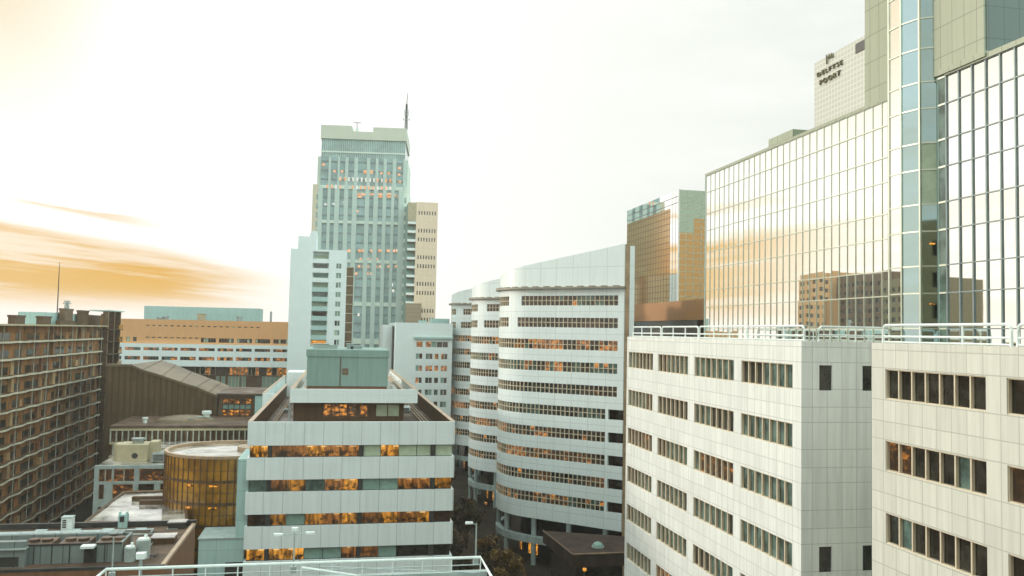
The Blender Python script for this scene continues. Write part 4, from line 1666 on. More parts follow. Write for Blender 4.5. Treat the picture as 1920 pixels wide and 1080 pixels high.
# ================================================================ gallery apartment block on the left
XL = -52.0
apf = onX(0, 640, XL)
gyN, gyF = 118.0, onX(192, 640, XL).y
la = thing('gallery_apartment_block', (XL, gyF, 0), 'long brown gallery apartment block on the left with rows of pale gallery edges', 'apartment building')
zR = onX(100, 609, XL).z
fhL = 2.8
zrow1 = onX(0, 643, XL).z            # first gallery edge
LEN = gyF - gyN
wall = MB()
nfl = int((zrow1) / fhL) + 1
wside = XL - .75
wall.obox((wside, gyN, 0), (0, 1, 0), (1, 0, 0), 0, LEN, -10, -.001, 0, zR - .25)
wall.build('wall', FLATP, la)
b = MB()
b.obox((wside, gyN, 0), (0, 1, 0), (1, 0, 0), 0, LEN, -10.2, 1.7, zR - .25, zR + .02)
b.build('roof_edge', BEIGE, la)
# galleries: pale edges that bow out a little in every bay
per = 7.1
for k in range(nfl):
    zz_ = zrow1 - k * fhL
    b = MB()
    y = gyN
    while y < gyF - .1:
        y2 = min(y + per, gyF)
        ym = (y + y2) / 2
        for (a, c, xa_, xc_) in ((y, ym, XL - .02, XL + .42), (ym, y2, XL + .42, XL - .02)):
            lo_, hi_ = zz_ - .12, zz_ + .20
            b.face([(xa_, a, lo_), (xc_, c, lo_), (xc_, c, hi_), (xa_, a, hi_)])
            b.face([(xa_, a, hi_), (xc_, c, hi_), (wside, c, hi_), (wside, a, hi_)], 1)
            b.face([(xa_, a, lo_), (wside, a, lo_), (wside, c, lo_), (xc_, c, lo_)], 1)
        y = y2
    b.build('gallery', [GALLERY, BROWN], la)
# windows: broad pairs and narrow pairs in a repeating bay
specs = []
per2 = 14.2
base = onX(59, 635, XL).y
for k in range(nfl + 1):
    zb = zrow1 - k * fhL + .30
    zt_ = zb + 1.25
    if k == nfl: break
    j = -4
    while base + j * per2 < gyF:
        for (a, c) in ((base + j * per2, base + j * per2 + 6.3), (base + j * per2 + 9.0, base + j * per2 + 11.8)):
            if a > gyN + 1 and c < gyF - .5:
                specs.append((a, c, zb, zt_))
        j += 1
specs.sort(key=lambda s: (s[1] < apf.y - 2, (s[0] ** 2 + (s[2] - 38) ** 2)))


def winbox(b, a, c, zb, zt_):
    m_ = (a + c) / 2
    for u, v in ((a, m_ - .12), (m_ + .12, c)):
        b.box(wside - .05, wside + .03, u, v, zb, zt_)


for s in specs[:100]:
    b = MB()
    winbox(b, *s)
    b.build('window', GD, la)
if specs[100:]:
    b = MB()
    for s in specs[100:]:
        winbox(b, *s)
    b.build('window', GD, la, 'stuff')
# drying screens and doors between the windows
random.seed(21)
scrs = []
cols_ = ((.44, .275, .13), (.25, .13, .055), (.20, .075, .035), (.36, .225, .12))
scr = [plain('gallery_screen_%s' % n_, c_, .6, 0, .2, .8) for n_, c_ in zip(('sand', 'umber', 'rust', 'stone'), cols_)]
for k in range(nfl + 1):
    zb = zrow1 - k * fhL + .26
    if zb < 1: break
    y = gyN
    while y < gyF - 2:
        w_ = random.choice((.8, 1.1, 1.5))
        ph = (y - base) % per2
        glazed = ph < 6.35 or 8.9 < ph < 11.9 or ph + w_ > per2 or (ph < 8.9 and ph + w_ > 8.9)
        if random.random() < (.10 if glazed else .75):
            t_ = zb + random.choice((1.2, 2.2, 2.3))
            scrs.append((wside + random.choice((.12, .35, .6)), y, y + w_, zb, t_, random.choice((0, 0, 1, 1, 2, 3))))
        y += w_ + random.choice((.2, .8, 1.6, 2.4))
scrs.sort(key=lambda q: (q[2] < 146, q[1] ** 2 + (q[3] - 38) ** 2))
for q in scrs[:100]:
    b = MB()
    b.box(wside + .04, q[0], q[1], q[2], q[3], q[4])
    b.build('gallery_screen', scr[q[5]], la)
b = MB()
for q in scrs[100:]:
    b.box(wside + .04, q[0], q[1], q[2], q[3], q[4], q[5])
b.build('gallery_screen', scr, la, 'stuff')
b = MB()
y = gyN + 2
while y < gyF:
    b.box(XL - .25, XL - .12, y, y + .13, 0, zR - .25)
    y += per
b.build('gallery_posts', CONC, la)
# stair tower of open landings at its far end
sy0, sy1 = gyF + .3, onX(226, 640, XL + 1).y
zs = onX(210, 584, XL + 1).z
b = MB()
for yy in (sy0, (sy0 + sy1) / 2 - .4, sy1 - .9):
    b.box(XL - .2, XL + .9, yy, yy + .9, 0, zs)
b.box(XL - 8, XL - 2.5, sy0, sy1, 0, zs - 1)
st_ = b.build('stair_tower', SEAMB, la)
b = MB()
z = zrow1 + 2.2
while z > 1:
    b.box(XL - 2.4, XL + 1.4, sy0 - .2, sy1 + .2, z - .2, z)
    z -= fhL
b.build('landings', BROWN, st_)
b = MB()
z = zrow1 + 2.2
while z > 4:
    b.box(XL + 1.1, XL + 1.38, sy1 - 3.2, sy1 + .15, z + .02, z + .95)
    z -= fhL
b.build('landing_rails', GOLD, st_)
b = MB()
b.box(XL - .9, XL - .3, sy0 + 1.2, sy0 + 3.8, 0, zs - .6)
b.build('stair_glazing', GOLD, st_)  # gold tint of glazing and rails stands for golden glints
b = MB()
b.box(XL - 3, XL + 1.5, sy0 - .3, sy1 + .3, zs, zs + .25)
b.build('stair_roof', TEALP, st_)
# roof plant of the apartment block
b = MB()
tb0, tb1 = onX(86, 600, XL - 4), onX(196, 600, XL - 4)
b.box(XL - 9, XL - 4, tb0.y, tb1.y, zR - .3, onX(140, 588.5, XL - 4).z)
b.build('roof_box', TEALP, la)
for px0, px1, pt, m_ in ((28, 47, 590.5, BROWN), (80, 96, 592.5, BROWN), (121.5, 136.5, 578, SEAMB), (154, 166, 581.5, BROWN)):
    a, c = onX(px0, 600, XL - 2.5), onX(px1, 600, XL - 2.5)
    zt_ = onX(px0, pt, XL - 2.5).z
    b = MB()
    b.box(XL - 3.6, XL - 2.5, a.y, c.y, zR, zt_ - .35)
    b.box(XL - 3.7, XL - 2.4, a.y - .15, c.y + .15, zt_ - .35, zt_)
    b.build('chimney', m_, la)
    if px0 > 120 and px0 < 140:
        b = MB()
        yy = (a.y + c.y) / 2
        b.cyl(XL - 3, yy, zt_, zt_ + .7, .5, 10)
        b.cyl(XL - 3, yy, zt_ + .9, zt_ + 1.15, .8, 10)
        b.cyl(XL - 3, yy, zt_ + 1.3, zt_ + 1.6, .62, 10)
        b.cyl(XL - 3, yy, zt_ + .7, zt_ + 1.3, .3, 8)
        b.build('cowl', GALV, la)
b = MB()
b.box(XL - 3.2, XL - 2.4, onX(137, 605, XL).y, onX(165, 605, XL).y, zR, zR + .9)
b.build('low_duct', BROWN, la)
rm = onX(107, 590, XL - 5)
rz2 = onX(106, 590, XL - 5).z
t = thing('radio_mast', (XL - 5, rm.y, rz2), 'thin radio mast on the teal roof box of the gallery apartment block', 'antenna')
b = MB()
b.tube([(XL - 5, rm.y, rz2), (XL - 5, rm.y, onX(108, 520, XL - 5).z), (XL - 5, rm.y, onX(108, 491, XL - 5).z)], [.13, .09, .05], 5)
b.build('pole', DARK, t)
b = MB()
b.cyl(XL - 5, rm.y, rz2 - .2, rz2 + .5, .35, 8)
b.build('base', GALV, t)

# ================================================================ dark ribbed hall and its neighbours
HY = 178.0
hall = thing('ribbed_hall', (onY(320, 740, HY).x, HY, 0), 'dark ribbed concert hall with a folded olive metal roof, left of centre', 'hall')
prof = [(200, 683), (222, 683), (247, 683.5), (268, 693), (305, 704), (340, 716), (369, 725), (392, 735), (408, 741)]
ridge = [(200, 682), (222, 682), (247, 683), (304, 675.5), (330, 684), (360, 697), (395, 710), (415, 717), (431, 724)]
f_, r_ = [onY(a, c, HY) for a, c in prof], [onY(a, c, HY + 22) for a, c in ridge]
b = MB()
L = 0
for i in range(len(f_) - 1):
    p, q = f_[i], f_[i + 1]
    b.face([(p.x, HY, 0), (q.x, HY, 0), (q.x, HY, q.z), (p.x, HY, p.z)])
e_ = f_[-1]
b.face([(e_.x, HY, 0), (r_[-1].x, HY + 22, 0), (r_[-1].x, HY + 22, r_[-1].z), (e_.x, HY, e_.z)])
b.build('wall', RIBS, hall)
b = MB()
for i in range(len(f_) - 1):
    p, q, s, t = f_[i], f_[i + 1], r_[i + 1], r_[i]
    o_ = .25
    b.face([(p.x, HY - o_, p.z + .02), (q.x, HY - o_, q.z + .02), (s.x, HY + 22, s.z), (t.x, HY + 22, t.z)])
    b.face([(p.x, HY - o_, p.z - .45), (q.x, HY - o_, q.z - .45), (q.x, HY - o_, q.z + .02), (p.x, HY - o_, p.z + .02)])
b.build('roof', ROOFL, hall)
b = MB()
for i in range(2, len(f_) - 1):
    q, s = f_[i], r_[i]
    b.tube([(q.x, HY - .2, q.z + .05), (s.x, HY + 22, s.z + .05)], .10, 4)
b.build('roof_seams', ROOFL, hall)
# glazed pavilion to its right
VY = 176.0
pv = thing('glazed_pavilion', (onY(445, 760, VY).x, VY, 0), 'flat-roofed brown pavilion with two lit window rows, right of the ribbed hall', 'pavilion')
wall = MB()
x0, x1 = onY(410, 760, VY).x, onY(478, 760, VY).x
uv2 = lambda px: onY(px, 760, VY).x - x0
facade(pv, wall, (x0, VY, 0), (1, 0, 0), (0, -1, 0), x1 - x0, 0, onY(445, 741, VY).z,
       [(onY(445, 757, VY).z, onY(445, 747.5, VY).z, [(uv2(417), uv2(471), 5)]), (onY(445, 767, VY).z, onY(445, 758.5, VY).z, [(uv2(417), uv2(471), 5)]),
        (onY(445, 779, VY).z, onY(445, 768.5, VY).z, [(uv2(417), uv2(471), 5)])], .3,
       lambda ri, k, a: iBT if ri == 1 else (iLO if ri == 0 else (iLO if k % 2 == 0 else iLD)), DARK, .15)
wall.build('wall', BROWN, pv)
b = MB()
zt_ = onY(445, 741, VY).z
b.box(x0 - .4, x1 + 8, VY - .5, VY + 18, zt_, zt_ + .35)
b.build('roof', ROOFB, pv)
b = MB()
b.box(x1, x1 + 6, VY - .3, VY + 14, 0, zt_ - .05)
b.build('teal_side', TEALP, pv)
# low colonnaded terrace building in front of the hall
CY_ = 160.0
lc = thing('finned_terrace_building', (onY(340, 825, CY_).x, CY_, 0), 'low brown building with rows of pale upright fins, in front of the ribbed hall', 'low building')
x0, x1 = onY(205, 825, CY_).x, onY(500, 825, CY_).x
zt_ = onY(340, 798, CY_).z
b = MB()
b.box(x0, x1, CY_, HY - .5, zt_ - .5, zt_)
b.build('roof', ROOFB, lc)
b = MB()
b.box(x0, x1, CY_ + .8, HY - .6, 0, zt_ - .51)
b.build('wall', SEAMB, lc)
b = MB()
for k in range(4):
    z1_ = zt_ - .9 - k * 2.35
    n = 27
    for i in range(n):
        xx = x0 + (x1 - x0) * (i + .5 * (k % 2)) / n
        b.box(xx, xx + .20, CY_ + .05, CY_ + .79, z1_ - 1.85, z1_)
b.build('fins', CONC, lc)
b = MB()
for k in range(5):
    z1_ = zt_ - .5 - k * 2.35
    b.box(x0, x1, CY_, CY_ + .79, z1_ - .38, z1_ - .01)
b.build('fin_beams', BEIGE, lc)
for (px_, py_, w_, h_, lab, m_) in ((272, 790, 1.0, 1.0, 'small round white vent on the gravel roof left of the ribbed hall front', WHITE), (358, 789, 1.6, .8, 'flat grey vent on the gravel roof before the hall, leftmost of a tight trio', GALV),
                                 (374, 788, 1.3, 1.0, 'low pale vent in the middle of the trio before the ribbed hall', GREYC), (387, 787, 1.7, 1.9, 'tall white vent, highest of the trio before the ribbed hall', WHITE)):
    p_ = onZ(px_, py_ + 3, zt_)
    t = thing('roof_vent', (p_.x, p_.y, zt_), lab, 'vent', 'vents on the gravel roof before the hall')
    b = MB()
    b.cyl(p_.x, p_.y, zt_, zt_ + h_ * .7, w_ * .36, 10)
    b.build('stack', m_, t)
    b = MB()
    b.cyl(p_.x, p_.y, zt_ + h_ * .72, zt_ + h_, w_ * .5, 10)
    b.build('cap', m_, t)
p_ = onZ(345, 792, zt_)
dm = thing('roof_mound', (p_.x, p_.y + 2, zt_), 'low dark rounded skylight mound on the gravel roof before the hall', 'skylight')
b = MB()
n, rr = 16, 5.5
for i in range(n):
    a0, a1 = 2 * math.pi * i / n, 2 * math.pi * (i + 1) / n
    for j in range(4):
        t0, t1 = j / 4 * math.pi / 2, (j + 1) / 4 * math.pi / 2
        q = lambda a, t: (p_.x + rr * math.cos(t) * math.cos(a), p_.y + 2 + rr * .6 * math.cos(t) * math.sin(a), zt_ + 1.2 * math.sin(t))
        b.face([q(a0, t0), q(a1, t0), q(a1, t1), q(a0, t1)])
b.build('shell', ROOFL, dm)

# ================================================================ low white-framed building with the cream plant box
QY = 132.0
lf = thing('white_framed_building', (onY(245, 900, QY).x, QY, 0), 'low two storey building of white frames and dark glass behind the golden drum', 'low building')
x0, x1 = onY(176, 900, QY).x, onY(345, 900, QY).x
zq = [onY(250, y_, QY).z for y_ in (872.5, 879, 903, 907.5, 936)]
wall = MB()
uq = lambda px: onY(px, 900, QY).x - x0
facade(lf, wall, (x0, QY, 0), (1, 0, 0), (0, -1, 0), x1 - x0, 0, zq[0],
       [(zq[2], zq[1], [(uq(184), uq(209.5), 2), (uq(212), uq(251.5), 2), (uq(260), uq(309), 1), (uq(312), uq(340), 2)]),
        (zq[4], zq[3], [(uq(185), uq(196), 1), (uq(211), uq(250), 1), (uq(259), uq(290), 1), (uq(300), uq(340), 2)]),
        (zq[4] - 4, zq[4] - 1, [(uq(185), uq(250), 3), (uq(260), uq(340), 3)])], .35,
       lambda ri, k, a: pick((iLD, 3), (iGD, 4), (iGB, 2)) if ri < 2 else iLD, CONC, .12)
wall.build('wall', GREYC, lf)
b = MB()
b.box(x0 + .02, x1 - .02, QY + .36, CY_ - .3, 0, zq[0] - .12)
b.build('roof', ROOFW, lf)
BY_ = 136.0
px0, px1 = onY(219, 850, BY_).x, onY(276, 850, BY_).x
cz0, cz1 = zq[0] - .1, onY(250, 834, BY_).z
t = thing('cream_plant_box', ((px0 + px1) / 2, BY_, cz0), 'cream plant box with a round dark opening on the white framed building roof', 'plant housing')
b = MB()
b.box(px0, px1, BY_, BY_ + 4, cz0, cz1)
b.box(px1 + .001, onY(292, 850, BY_).x, BY_ + 1.2, BY_ + 4, cz0, cz1 + .25)
b.box(onY(208, 850, BY_).x, px0 - .001, BY_ + 1.5, BY_ + 4, cz0, cz1 - .1)
b.build('housing', BEIGE, t)
cx, czz = onY(252.5, 854.5, BY_).x, onY(252.5, 854.5, BY_).z
b = MB()
n = 18
ring = [(cx + .42 * math.cos(2 * math.pi * k / n), BY_ - .05, czz + .42 * math.sin(2 * math.pi * k / n)) for k in range(n)]
b.face(ring)
for k in range(n):
    a, c = ring[k], ring[(k + 1) % n]
    b.face([a, c, (c[0], BY_ - .002, c[2]), (a[0], BY_ - .002, a[2])])
b.build('round_opening', DARK, t)
b = MB()
fx = onY(259, 832, BY_ + 2).x
b.cyl(fx, BY_ + 2, cz1, cz1 + .5, .8, 12)
b.cyl(fx, BY_ + 2, cz1 + .5, cz1 + .75, 1.0, 12)
b.build('cowl', GALV, t)
p_ = onZ(296, 868, cz0)
ac_unit(p_.x, p_.y + 1, cz0, 2.0, 1.6, 1.3, 'grey cooling unit beside the cream plant box, next to the golden drum', GALV)

# ================================================================ golden glass drum
gy = 107.0
gc = onY(428, 845, gy)
rr = (onY(428, 900, gy).x - onY(309.5, 900, gy).x)
gcx = gc.x
gcx = onY(309.5, 900, gy).x + rr
ztop_ = onZ(428, 846, 0)
dz_ = CAM.z - (845.5 - 616) / FPX * (gy * math.cos(YAW) + gcx * math.sin(YAW)) + .35
drum = thing('golden_glass_drum', (gcx, gy, 0), 'round golden glass drum building with a wet flat roof beside the banded block', 'rotunda')
zb_ = onY(380, 1010, gy - rr).z
nseg = 60
g = MB()
for i in range(nseg):
    a0, a1 = 2 * math.pi * i / nseg, 2 * math.pi * (i + 1) / nseg
    p, q = (gcx + rr * math.cos(a0), gy + rr * math.sin(a0)), (gcx + rr * math.cos(a1), gy + rr * math.sin(a1))
    d = random.uniform(-.012, .012)
    g.face([(p[0], p[1], 2), (q[0], q[1], 2), (q[0], q[1], dz_ - .3), (p[0], p[1], dz_ - .3)])
dg = g.build('glazing', GOLD, drum)
f = MB()
for i in range(nseg):
    a0 = 2 * math.pi * i / nseg
    f.box(gcx + (rr + .03) * math.cos(a0) - .05, gcx + (rr + .03) * math.cos(a0) + .05, gy + (rr + .03) * math.sin(a0) - .05, gy + (rr + .03) * math.sin(a0) + .05, 2, dz_ - .3)
zb0 = onY(428, 904, gy - rr).z
for k in range(-3, 14):
    z_ = zb0 - k * 1.225
    if z_ < 2: break
    if z_ > dz_ - .9: continue
    for i in range(nseg):
        a0, a1 = 2 * math.pi * i / nseg, 2 * math.pi * (i + 1) / nseg
        r_ = rr + .05
        h_ = .16 if k % 2 == 0 and k >= 0 else .035
        f.face([(gcx + r_ * math.cos(a0), gy + r_ * math.sin(a0), z_ - h_), (gcx + r_ * math.cos(a1), gy + r_ * math.sin(a1), z_ - h_),
                (gcx + r_ * math.cos(a1), gy + r_ * math.sin(a1), z_ + h_), (gcx + r_ * math.cos(a0), gy + r_ * math.sin(a0), z_ + h_)])
f.build('mullions', SEAMB, dg)
b = MB()
for i in range(nseg):
    a0, a1 = 2 * math.pi * i / nseg, 2 * math.pi * (i + 1) / nseg
    q = lambda r_, a, z_: (gcx + r_ * math.cos(a), gy + r_ * math.sin(a), z_)
    b.face([q(rr + .12, a0, dz_ - .32), q(rr + .12, a1, dz_ - .32), q(rr + .12, a1, dz_), q(rr + .12, a0, dz_)])
    b.face([q(rr + .12, a0, dz_), q(rr + .12, a1, dz_), q(rr - .3, a1, dz_), q(rr - .3, a0, dz_)])
    b.face([q(rr - .3, a1, dz_ - .5), q(rr - .3, a0, dz_ - .5), q(rr - .3, a0, dz_), q(rr - .3, a1, dz_)])
b.build('rim', TANTRIM, drum)
b = MB()
b.cyl(gcx, gy, dz_ - .6, dz_ - .35, rr - .25, 48)
b.build('roof', ROOFW, drum)
b = MB()
b.cyl(gcx + 3.2, gy + 1.0, dz_ - .35, dz_ + .1, 2.4, 24)
b.build('roof_hatch', TANTRIM, drum)
for k, (a_, z_) in enumerate([(a, z) for z in (1, 2, 3) for a in (-118, -96, -70)]):
    aa = R(a_)
    zz_ = zb0 - .42 - (z_ - 1) * 2.45
    if zz_ < 3: continue
    x_, y_ = gcx + (rr + .02) * math.cos(aa), gy + (rr + .02) * math.sin(aa)
    b = MB()
    b.obox((x_, y_, 0), (-math.sin(aa), math.cos(aa), 0), (math.cos(aa), math.sin(aa), 0), -.42, .42, -.1, .04, zz_ - .10, zz_ + .10)
    b.build('ceiling_lamp', LITH, drum)
# low teal annex under the drum, up to the banded block
an = thing('teal_annex', ((onY(372, 1030, 93).x + xl) / 2, 93, 0), 'low teal panelled annex wall under the golden drum', 'annex')
b = MB()
za = onY(420, 1010.5, 93).z
b.box(onY(372, 1030, 93).x, xl - .05, 93, 98, 0, za)
b.build('wall', TEALP, an)
b = MB()
b.box(onY(422, 1056, 93).x, onY(458, 1056, 93).x, 92.9, 93.05, onY(440, 1084, 93).z, onY(440, 1054, 93).z)
b.build('dark_opening', DARK, an)
b = MB()
b.box(onY(372, 1030, 93).x - .1, xl - .06, 92.9, 98, za, za + .12)
b.build('coping', GREYC, an)

# ================================================================ wet roof left of the drum
lr = thing('wet_low_roof_building', (-22, 95, 0), 'low building with a glaring wet roof left of the golden drum', 'low building')
zw = 17.6
b = MB()
poly = [onZ(158, 982, zw), onZ(350, 982, zw), onZ(350, 921, zw), onZ(232, 925, zw), onZ(212, 939, zw)]
b.prism([(p.x, p.y) for p in poly], 0, zw, 0, 1)
b.build('roof', [BROWN, ROOFW], lr)
b = MB()
for i in range(len(poly)):
    p, q = poly[i], poly[(i + 1) % len(poly)]
    b.tube([(p.x, p.y, zw + .12), (q.x, q.y, zw + .12)], .16, 4)
b.build('roof_edge', SEAMB, lr)
b = MB()
for (px0, px1, py_) in ((248, 306, 939), (262, 306, 946)):
    p, q = onZ(px0, py_, zw), onZ(px1, py_ + 2, zw)
    b.box(min(p.x, q.x), max(p.x, q.x), p.y - .3, p.y + .3, zw, zw + .5)
b.build('roof_duct', BROWN, lr)

# ================================================================ plant-covered brown roof, bottom left
zp = 20.6
e0, e1 = onZ(371, 984, zp), onZ(306, 1058, zp)
xe_ = (e0.x + e1.x) / 2
ynear, yfar = e1.y - 1.0, e0.y
pb = thing('brown_plant_roof_building', (-32, 68, 0), 'brown flat-roofed building at bottom left whose roof is crowded with plant', 'building')
b = MB()
b.box(-62, xe_, ynear, yfar, 0, zp - .02)
b.build('wall', REDBR, pb)
b = MB()
b.box(-61.8, xe_ - .25, ynear + .25, yfar - .25, zp - .019, zp)
b.build('roof', ROOFB, pb)
b = MB()
b.box(-62, xe_ + .05, yfar - .25, yfar + .05, zp - .018, zp + .45)
b.box(-62, xe_ + .05, ynear, ynear + .25, zp - .018, zp + .2)
b.build('parapet', DARK, pb)
b = MB()
b.box(xe_ - .25, xe_ + .06, ynear + .26, yfar - .26, zp - .017, zp + .22)
b.build('roof_edge', TANTRIM, pb)
b = MB()
b.box(-62, xe_ - .02, ynear - .9, ynear - .01, 0, zp - 1.2)
b.build('front_ledge', GREYC, pb)
rp = MB()
for (x0_, x1_, yy) in ((-40, xe_ - 3, yfar - 2.2), (-34, xe_ - 5.5, yfar - 2.7), (-46, -24, yfar - 4.1)):
    rp.tube([(x0_, yy, zp + .18), (x1_, yy, zp + .18), (x1_, yy - 1.2, zp + .18)], .09, 6)
    k_ = x0_ + 1
    while k_ < x1_:
        rp.box(k_ - .06, k_ + .06, yy - .12, yy + .12, zp, zp + .12)
        k_ += 2.4
rp.tube([(xe_ - 2.2, ynear + 3, zp + .1), (xe_ - 2.2, yfar - 3.5, zp + .1), (xe_ - 4.6, yfar - 3.5, zp + .1)], .07, 6)
rp.build('roof_pipes', GALV, pb)
rp = MB()
for i_ in range(5):
    q_ = xe_ - 1.6 - i_ * 2.6
    rp.box(q_ - .5, q_ + .4, yfar - 1.5 - (i_ % 2) * .5, yfar - .9, zp, zp + .05 + .02 * i_)
rp.build('paving_pads', GREYC, pb)
# grey screen wall round the plant
sy = onZ(130, 1056, zp).y
sx0, sx1 = onY(-40, 1040, sy).x, onY(228, 1040, sy).x
szt = onY(130, 1020, sy).z
sw = thing('plant_screen', ((sx0 + sx1) / 2, sy, zp), 'long grey panelled plant screen on the brown roof at bottom left', 'screen')
b = MB()
b.box(sx0, sx1, sy, sy + .18, zp, szt)
b.box(sx1 - .18, sx1, sy + .18, sy + 3.4, zp, szt)
b.box(sx0, sx1 - .2, sy + 3.2, sy + 3.4, zp, szt)
b.build('panels', GREYSCR, sw)
b = MB()
for k in range(8):
    xx = sx0 + (sx1 - sx0) * k / 8
    b.box(xx, xx + .06, sy - .05, sy - .002, zp, szt + .04)
b.box(sx0, sx1, sy - .06, sy - .003, szt - .08, szt + .05)
b.build('post_frame', DARK, sw)
dx0, dx1 = onY(158, 1040, sy).x, onY(181, 1040, sy).x
b = MB()
b.box(dx0, dx1, sy - .10, sy - .003, zp, szt - .25)
b.build('door', DARK, sw)
b = MB()
b.box(dx0 - .1, dx1 - .02, sy - .8, sy - .003, szt - .2, szt - .02)
b.build('door_hood', WHITE, sw)
b = MB()
for k in range(3):
    xx = sx0 + 2.6 + k * 2.5
    b.box(xx, xx + 2.0, sy + .5, sy + 2.6, zp + .4, szt - .08)
    b.cyl(xx + .55, sy + 1.5, szt - .08, szt + .1, .4, 12)
    b.cyl(xx + 1.45, sy + 1.5, szt - .08, szt + .1, .4, 12)
b.build('chillers', ROOFB, sw)
bx0, bx1 = onY(-30, 1040, sy - .6).x, onY(48, 1040, sy - .6).x
t = thing('switch_house', ((bx0 + bx1) / 2, sy - .5, zp), 'grey plant hut with a pale ledge at the left end of the panelled screen', 'plant hut')
b = MB()
b.box(bx0, bx1, sy - .75, sy - .2, zp, onY(20, 1016, sy - .7).z)
b.build('body', GREYSCR, t)
b = MB()
b.box(bx0, bx1 + .06, sy - .95, sy - .18, onY(20, 1028.5, sy - .7).z - .08, onY(20, 1028.5, sy - .7).z)
b.build('ledge', GREYC, t)
b = MB()
b.box(bx0, bx1 - .4, sy - .80, sy - .752, zp + .1, zp + .75)
b.build('louvre', DARK, t)
# vents, tanks and skylights, each by itself
p_ = onZ(124, 995, zp)
t = thing('vent_cabinet', (p_.x, p_.y, zp), 'white louvred vent cabinet standing alone near the far edge of the brown roof', 'vent')
b = MB(); b.box(p_.x - .42, p_.x + .42, p_.y, p_.y + .8, zp, zp + 1.05); b.build('cabinet', WHITE, t)
b = MB(); b.box(p_.x - .46, p_.x + .46, p_.y - .04, p_.y + .84, zp + 1.05, zp + 1.12); b.build('lid', GREYC, t)
b = MB()
for k in range(4): b.box(p_.x - .32, p_.x - .02, p_.y - .03, p_.y - .002, zp + .25 + k * .18, zp + .36 + k * .18)
b.build('louvre', DARK, t)
p_ = onZ(229, 990, zp)
t = thing('teal_vent_tower', (p_.x, p_.y, zp), 'teal vent turret with a dark opening near the far edge of the brown roof', 'vent')
b = MB(); b.box(p_.x - .36, p_.x + .36, p_.y, p_.y + .7, zp, zp + 1.1); b.build('casing', TEALP, t)
b = MB(); b.box(p_.x - .22, p_.x + .14, p_.y - .03, p_.y - .002, zp + .5, zp + .98); b.build('opening', DARK, t)
b = MB()
for s in (-1, 1): b.box(p_.x + s * .28 - .06, p_.x + s * .28 + .06, p_.y + .1, p_.y + .5, zp + 1.1, zp + 1.32)
b.build('finials', TEALP, t)
for px_, py_, r_, h_, lab in ((243, 1052, .40, 1.0, 'short grey-green tank, left of the two on the brown roof'), (268, 1046, .50, 1.35, 'taller pale green tank, right of the two on the brown roof')):
    p_ = onZ(px_, py_, zp)
    t = thing('roof_tank', (p_.x, p_.y, zp), lab, 'tank', 'tanks on the brown roof')
    b = MB(); b.cyl(p_.x, p_.y, zp, zp + h_, r_, 16); b.build('shell', GREYC, t)
    b = MB(); b.cyl(p_.x, p_.y, zp + h_, zp + h_ + .12, r_ * .8, 16); b.cyl(p_.x + r_ * .3, p_.y, zp + h_ + .12, zp + h_ + .35, r_ * .25, 10); b.build('cap', WHITE, t)
    b = MB(); b.tube([(p_.x + r_, p_.y, zp + .15), (p_.x + r_ + .35, p_.y, zp + .15), (p_.x + r_ + .35, p_.y + .8, zp + .15)], .07, 6); b.build('pipe', DARK, t)
for px_, py_, w_, d_, h_, lab in ((304, 1020, 1.7, 1.5, .42, 'wide glossy skylight slab in the middle of the brown roof'), (331, 992, 1.4, 1.0, .5, 'dark boxy skylight by the far right corner of the brown roof'), (215, 1036, .9, 1.2, 1.35, 'tall dark duct box at the right end of the grey screen')):
    p_ = onZ(px_, py_, zp)
    t = thing('roof_skylight' if h_ < 1 else 'duct_box', (p_.x, p_.y, zp), lab, 'skylight' if h_ < 1 else 'duct')
    b = MB(); b.box(p_.x - w_ / 2, p_.x + w_ / 2, p_.y, p_.y + d_, zp, zp + h_); b.build('kerb' if h_ < 1 else 'casing', DARK if py_ < 1000 else BROWN, t)
    b = MB(); b.box(p_.x - w_ / 2 - .06, p_.x + w_ / 2 + .06, p_.y - .06, p_.y + d_ + .06, zp + h_, zp + h_ + .1); b.build('lid', ROOFW if h_ < 1 else GREYSCR, t)
for i_, px_ in enumerate((125, 163, 189)):  # glowing stubs stand in for gold glints off the roof plant
    p_ = onZ(px_, 1013, zp)
    t = thing('roof_lamp', (p_.x, p_.y, zp), ['small amber lamp behind the grey screen, leftmost of three', 'small amber lamp behind the grey screen, middle of three', 'small amber lamp behind the grey screen, rightmost of three'][i_], 'lamp', 'amber lamps behind the grey screen')
    b = MB(); b.tube([(p_.x, p_.y, zp), (p_.x, p_.y, zp + .35)], .04, 6); b.build('stem', DARK, t)
    b = MB(); b.cyl(p_.x, p_.y, zp + .35, zp + .55, .13, 8); b.build('bulb', LITH, t)

# ================================================================ dark canopy building at the foot of the curved offices
zc_ = 9.2
cp = [onZ(1018, 995, zc_), onZ(1075, 1040, zc_), onZ(1180, 1036, zc_), onZ(1180, 1006, zc_)]
cb_ = thing('dark_canopy_building', (cp[1].x, cp[1].y, 0), 'low dark pavilion with a sharp cornered canopy below the nearest curved block', 'pavilion')
b = MB()
b.prism([(p.x, p.y) for p in cp], zc_ - 1.7, zc_, 0, 1)
b.build('canopy', [CANOPY, CANOPY], cb_)
b = MB()
c_ = sum((Vector((p.x, p.y)) for p in cp), Vector((0, 0))) / 4
b.prism([tuple(c_ + (Vector((p.x, p.y)) - c_) * .82) for p in cp], 0, zc_ - 1.71)
b.build('glazing', GD, cb_)
b = MB()
for i in (0, 1, 2):
    p, q = cp[i], cp[i + 1]
    b.tube([(p.x, p.y, zc_ + .03), (q.x, q.y, zc_ + .03)], .13, 4)
b.build('canopy_edge', SEAMB, cb_)
p_ = onZ(1121, 1026, zc_)
t = thing('dome_skylight', (p_.x, p_.y, zc_), 'small pale dome skylight on the dark canopy roof', 'skylight')
b = MB()
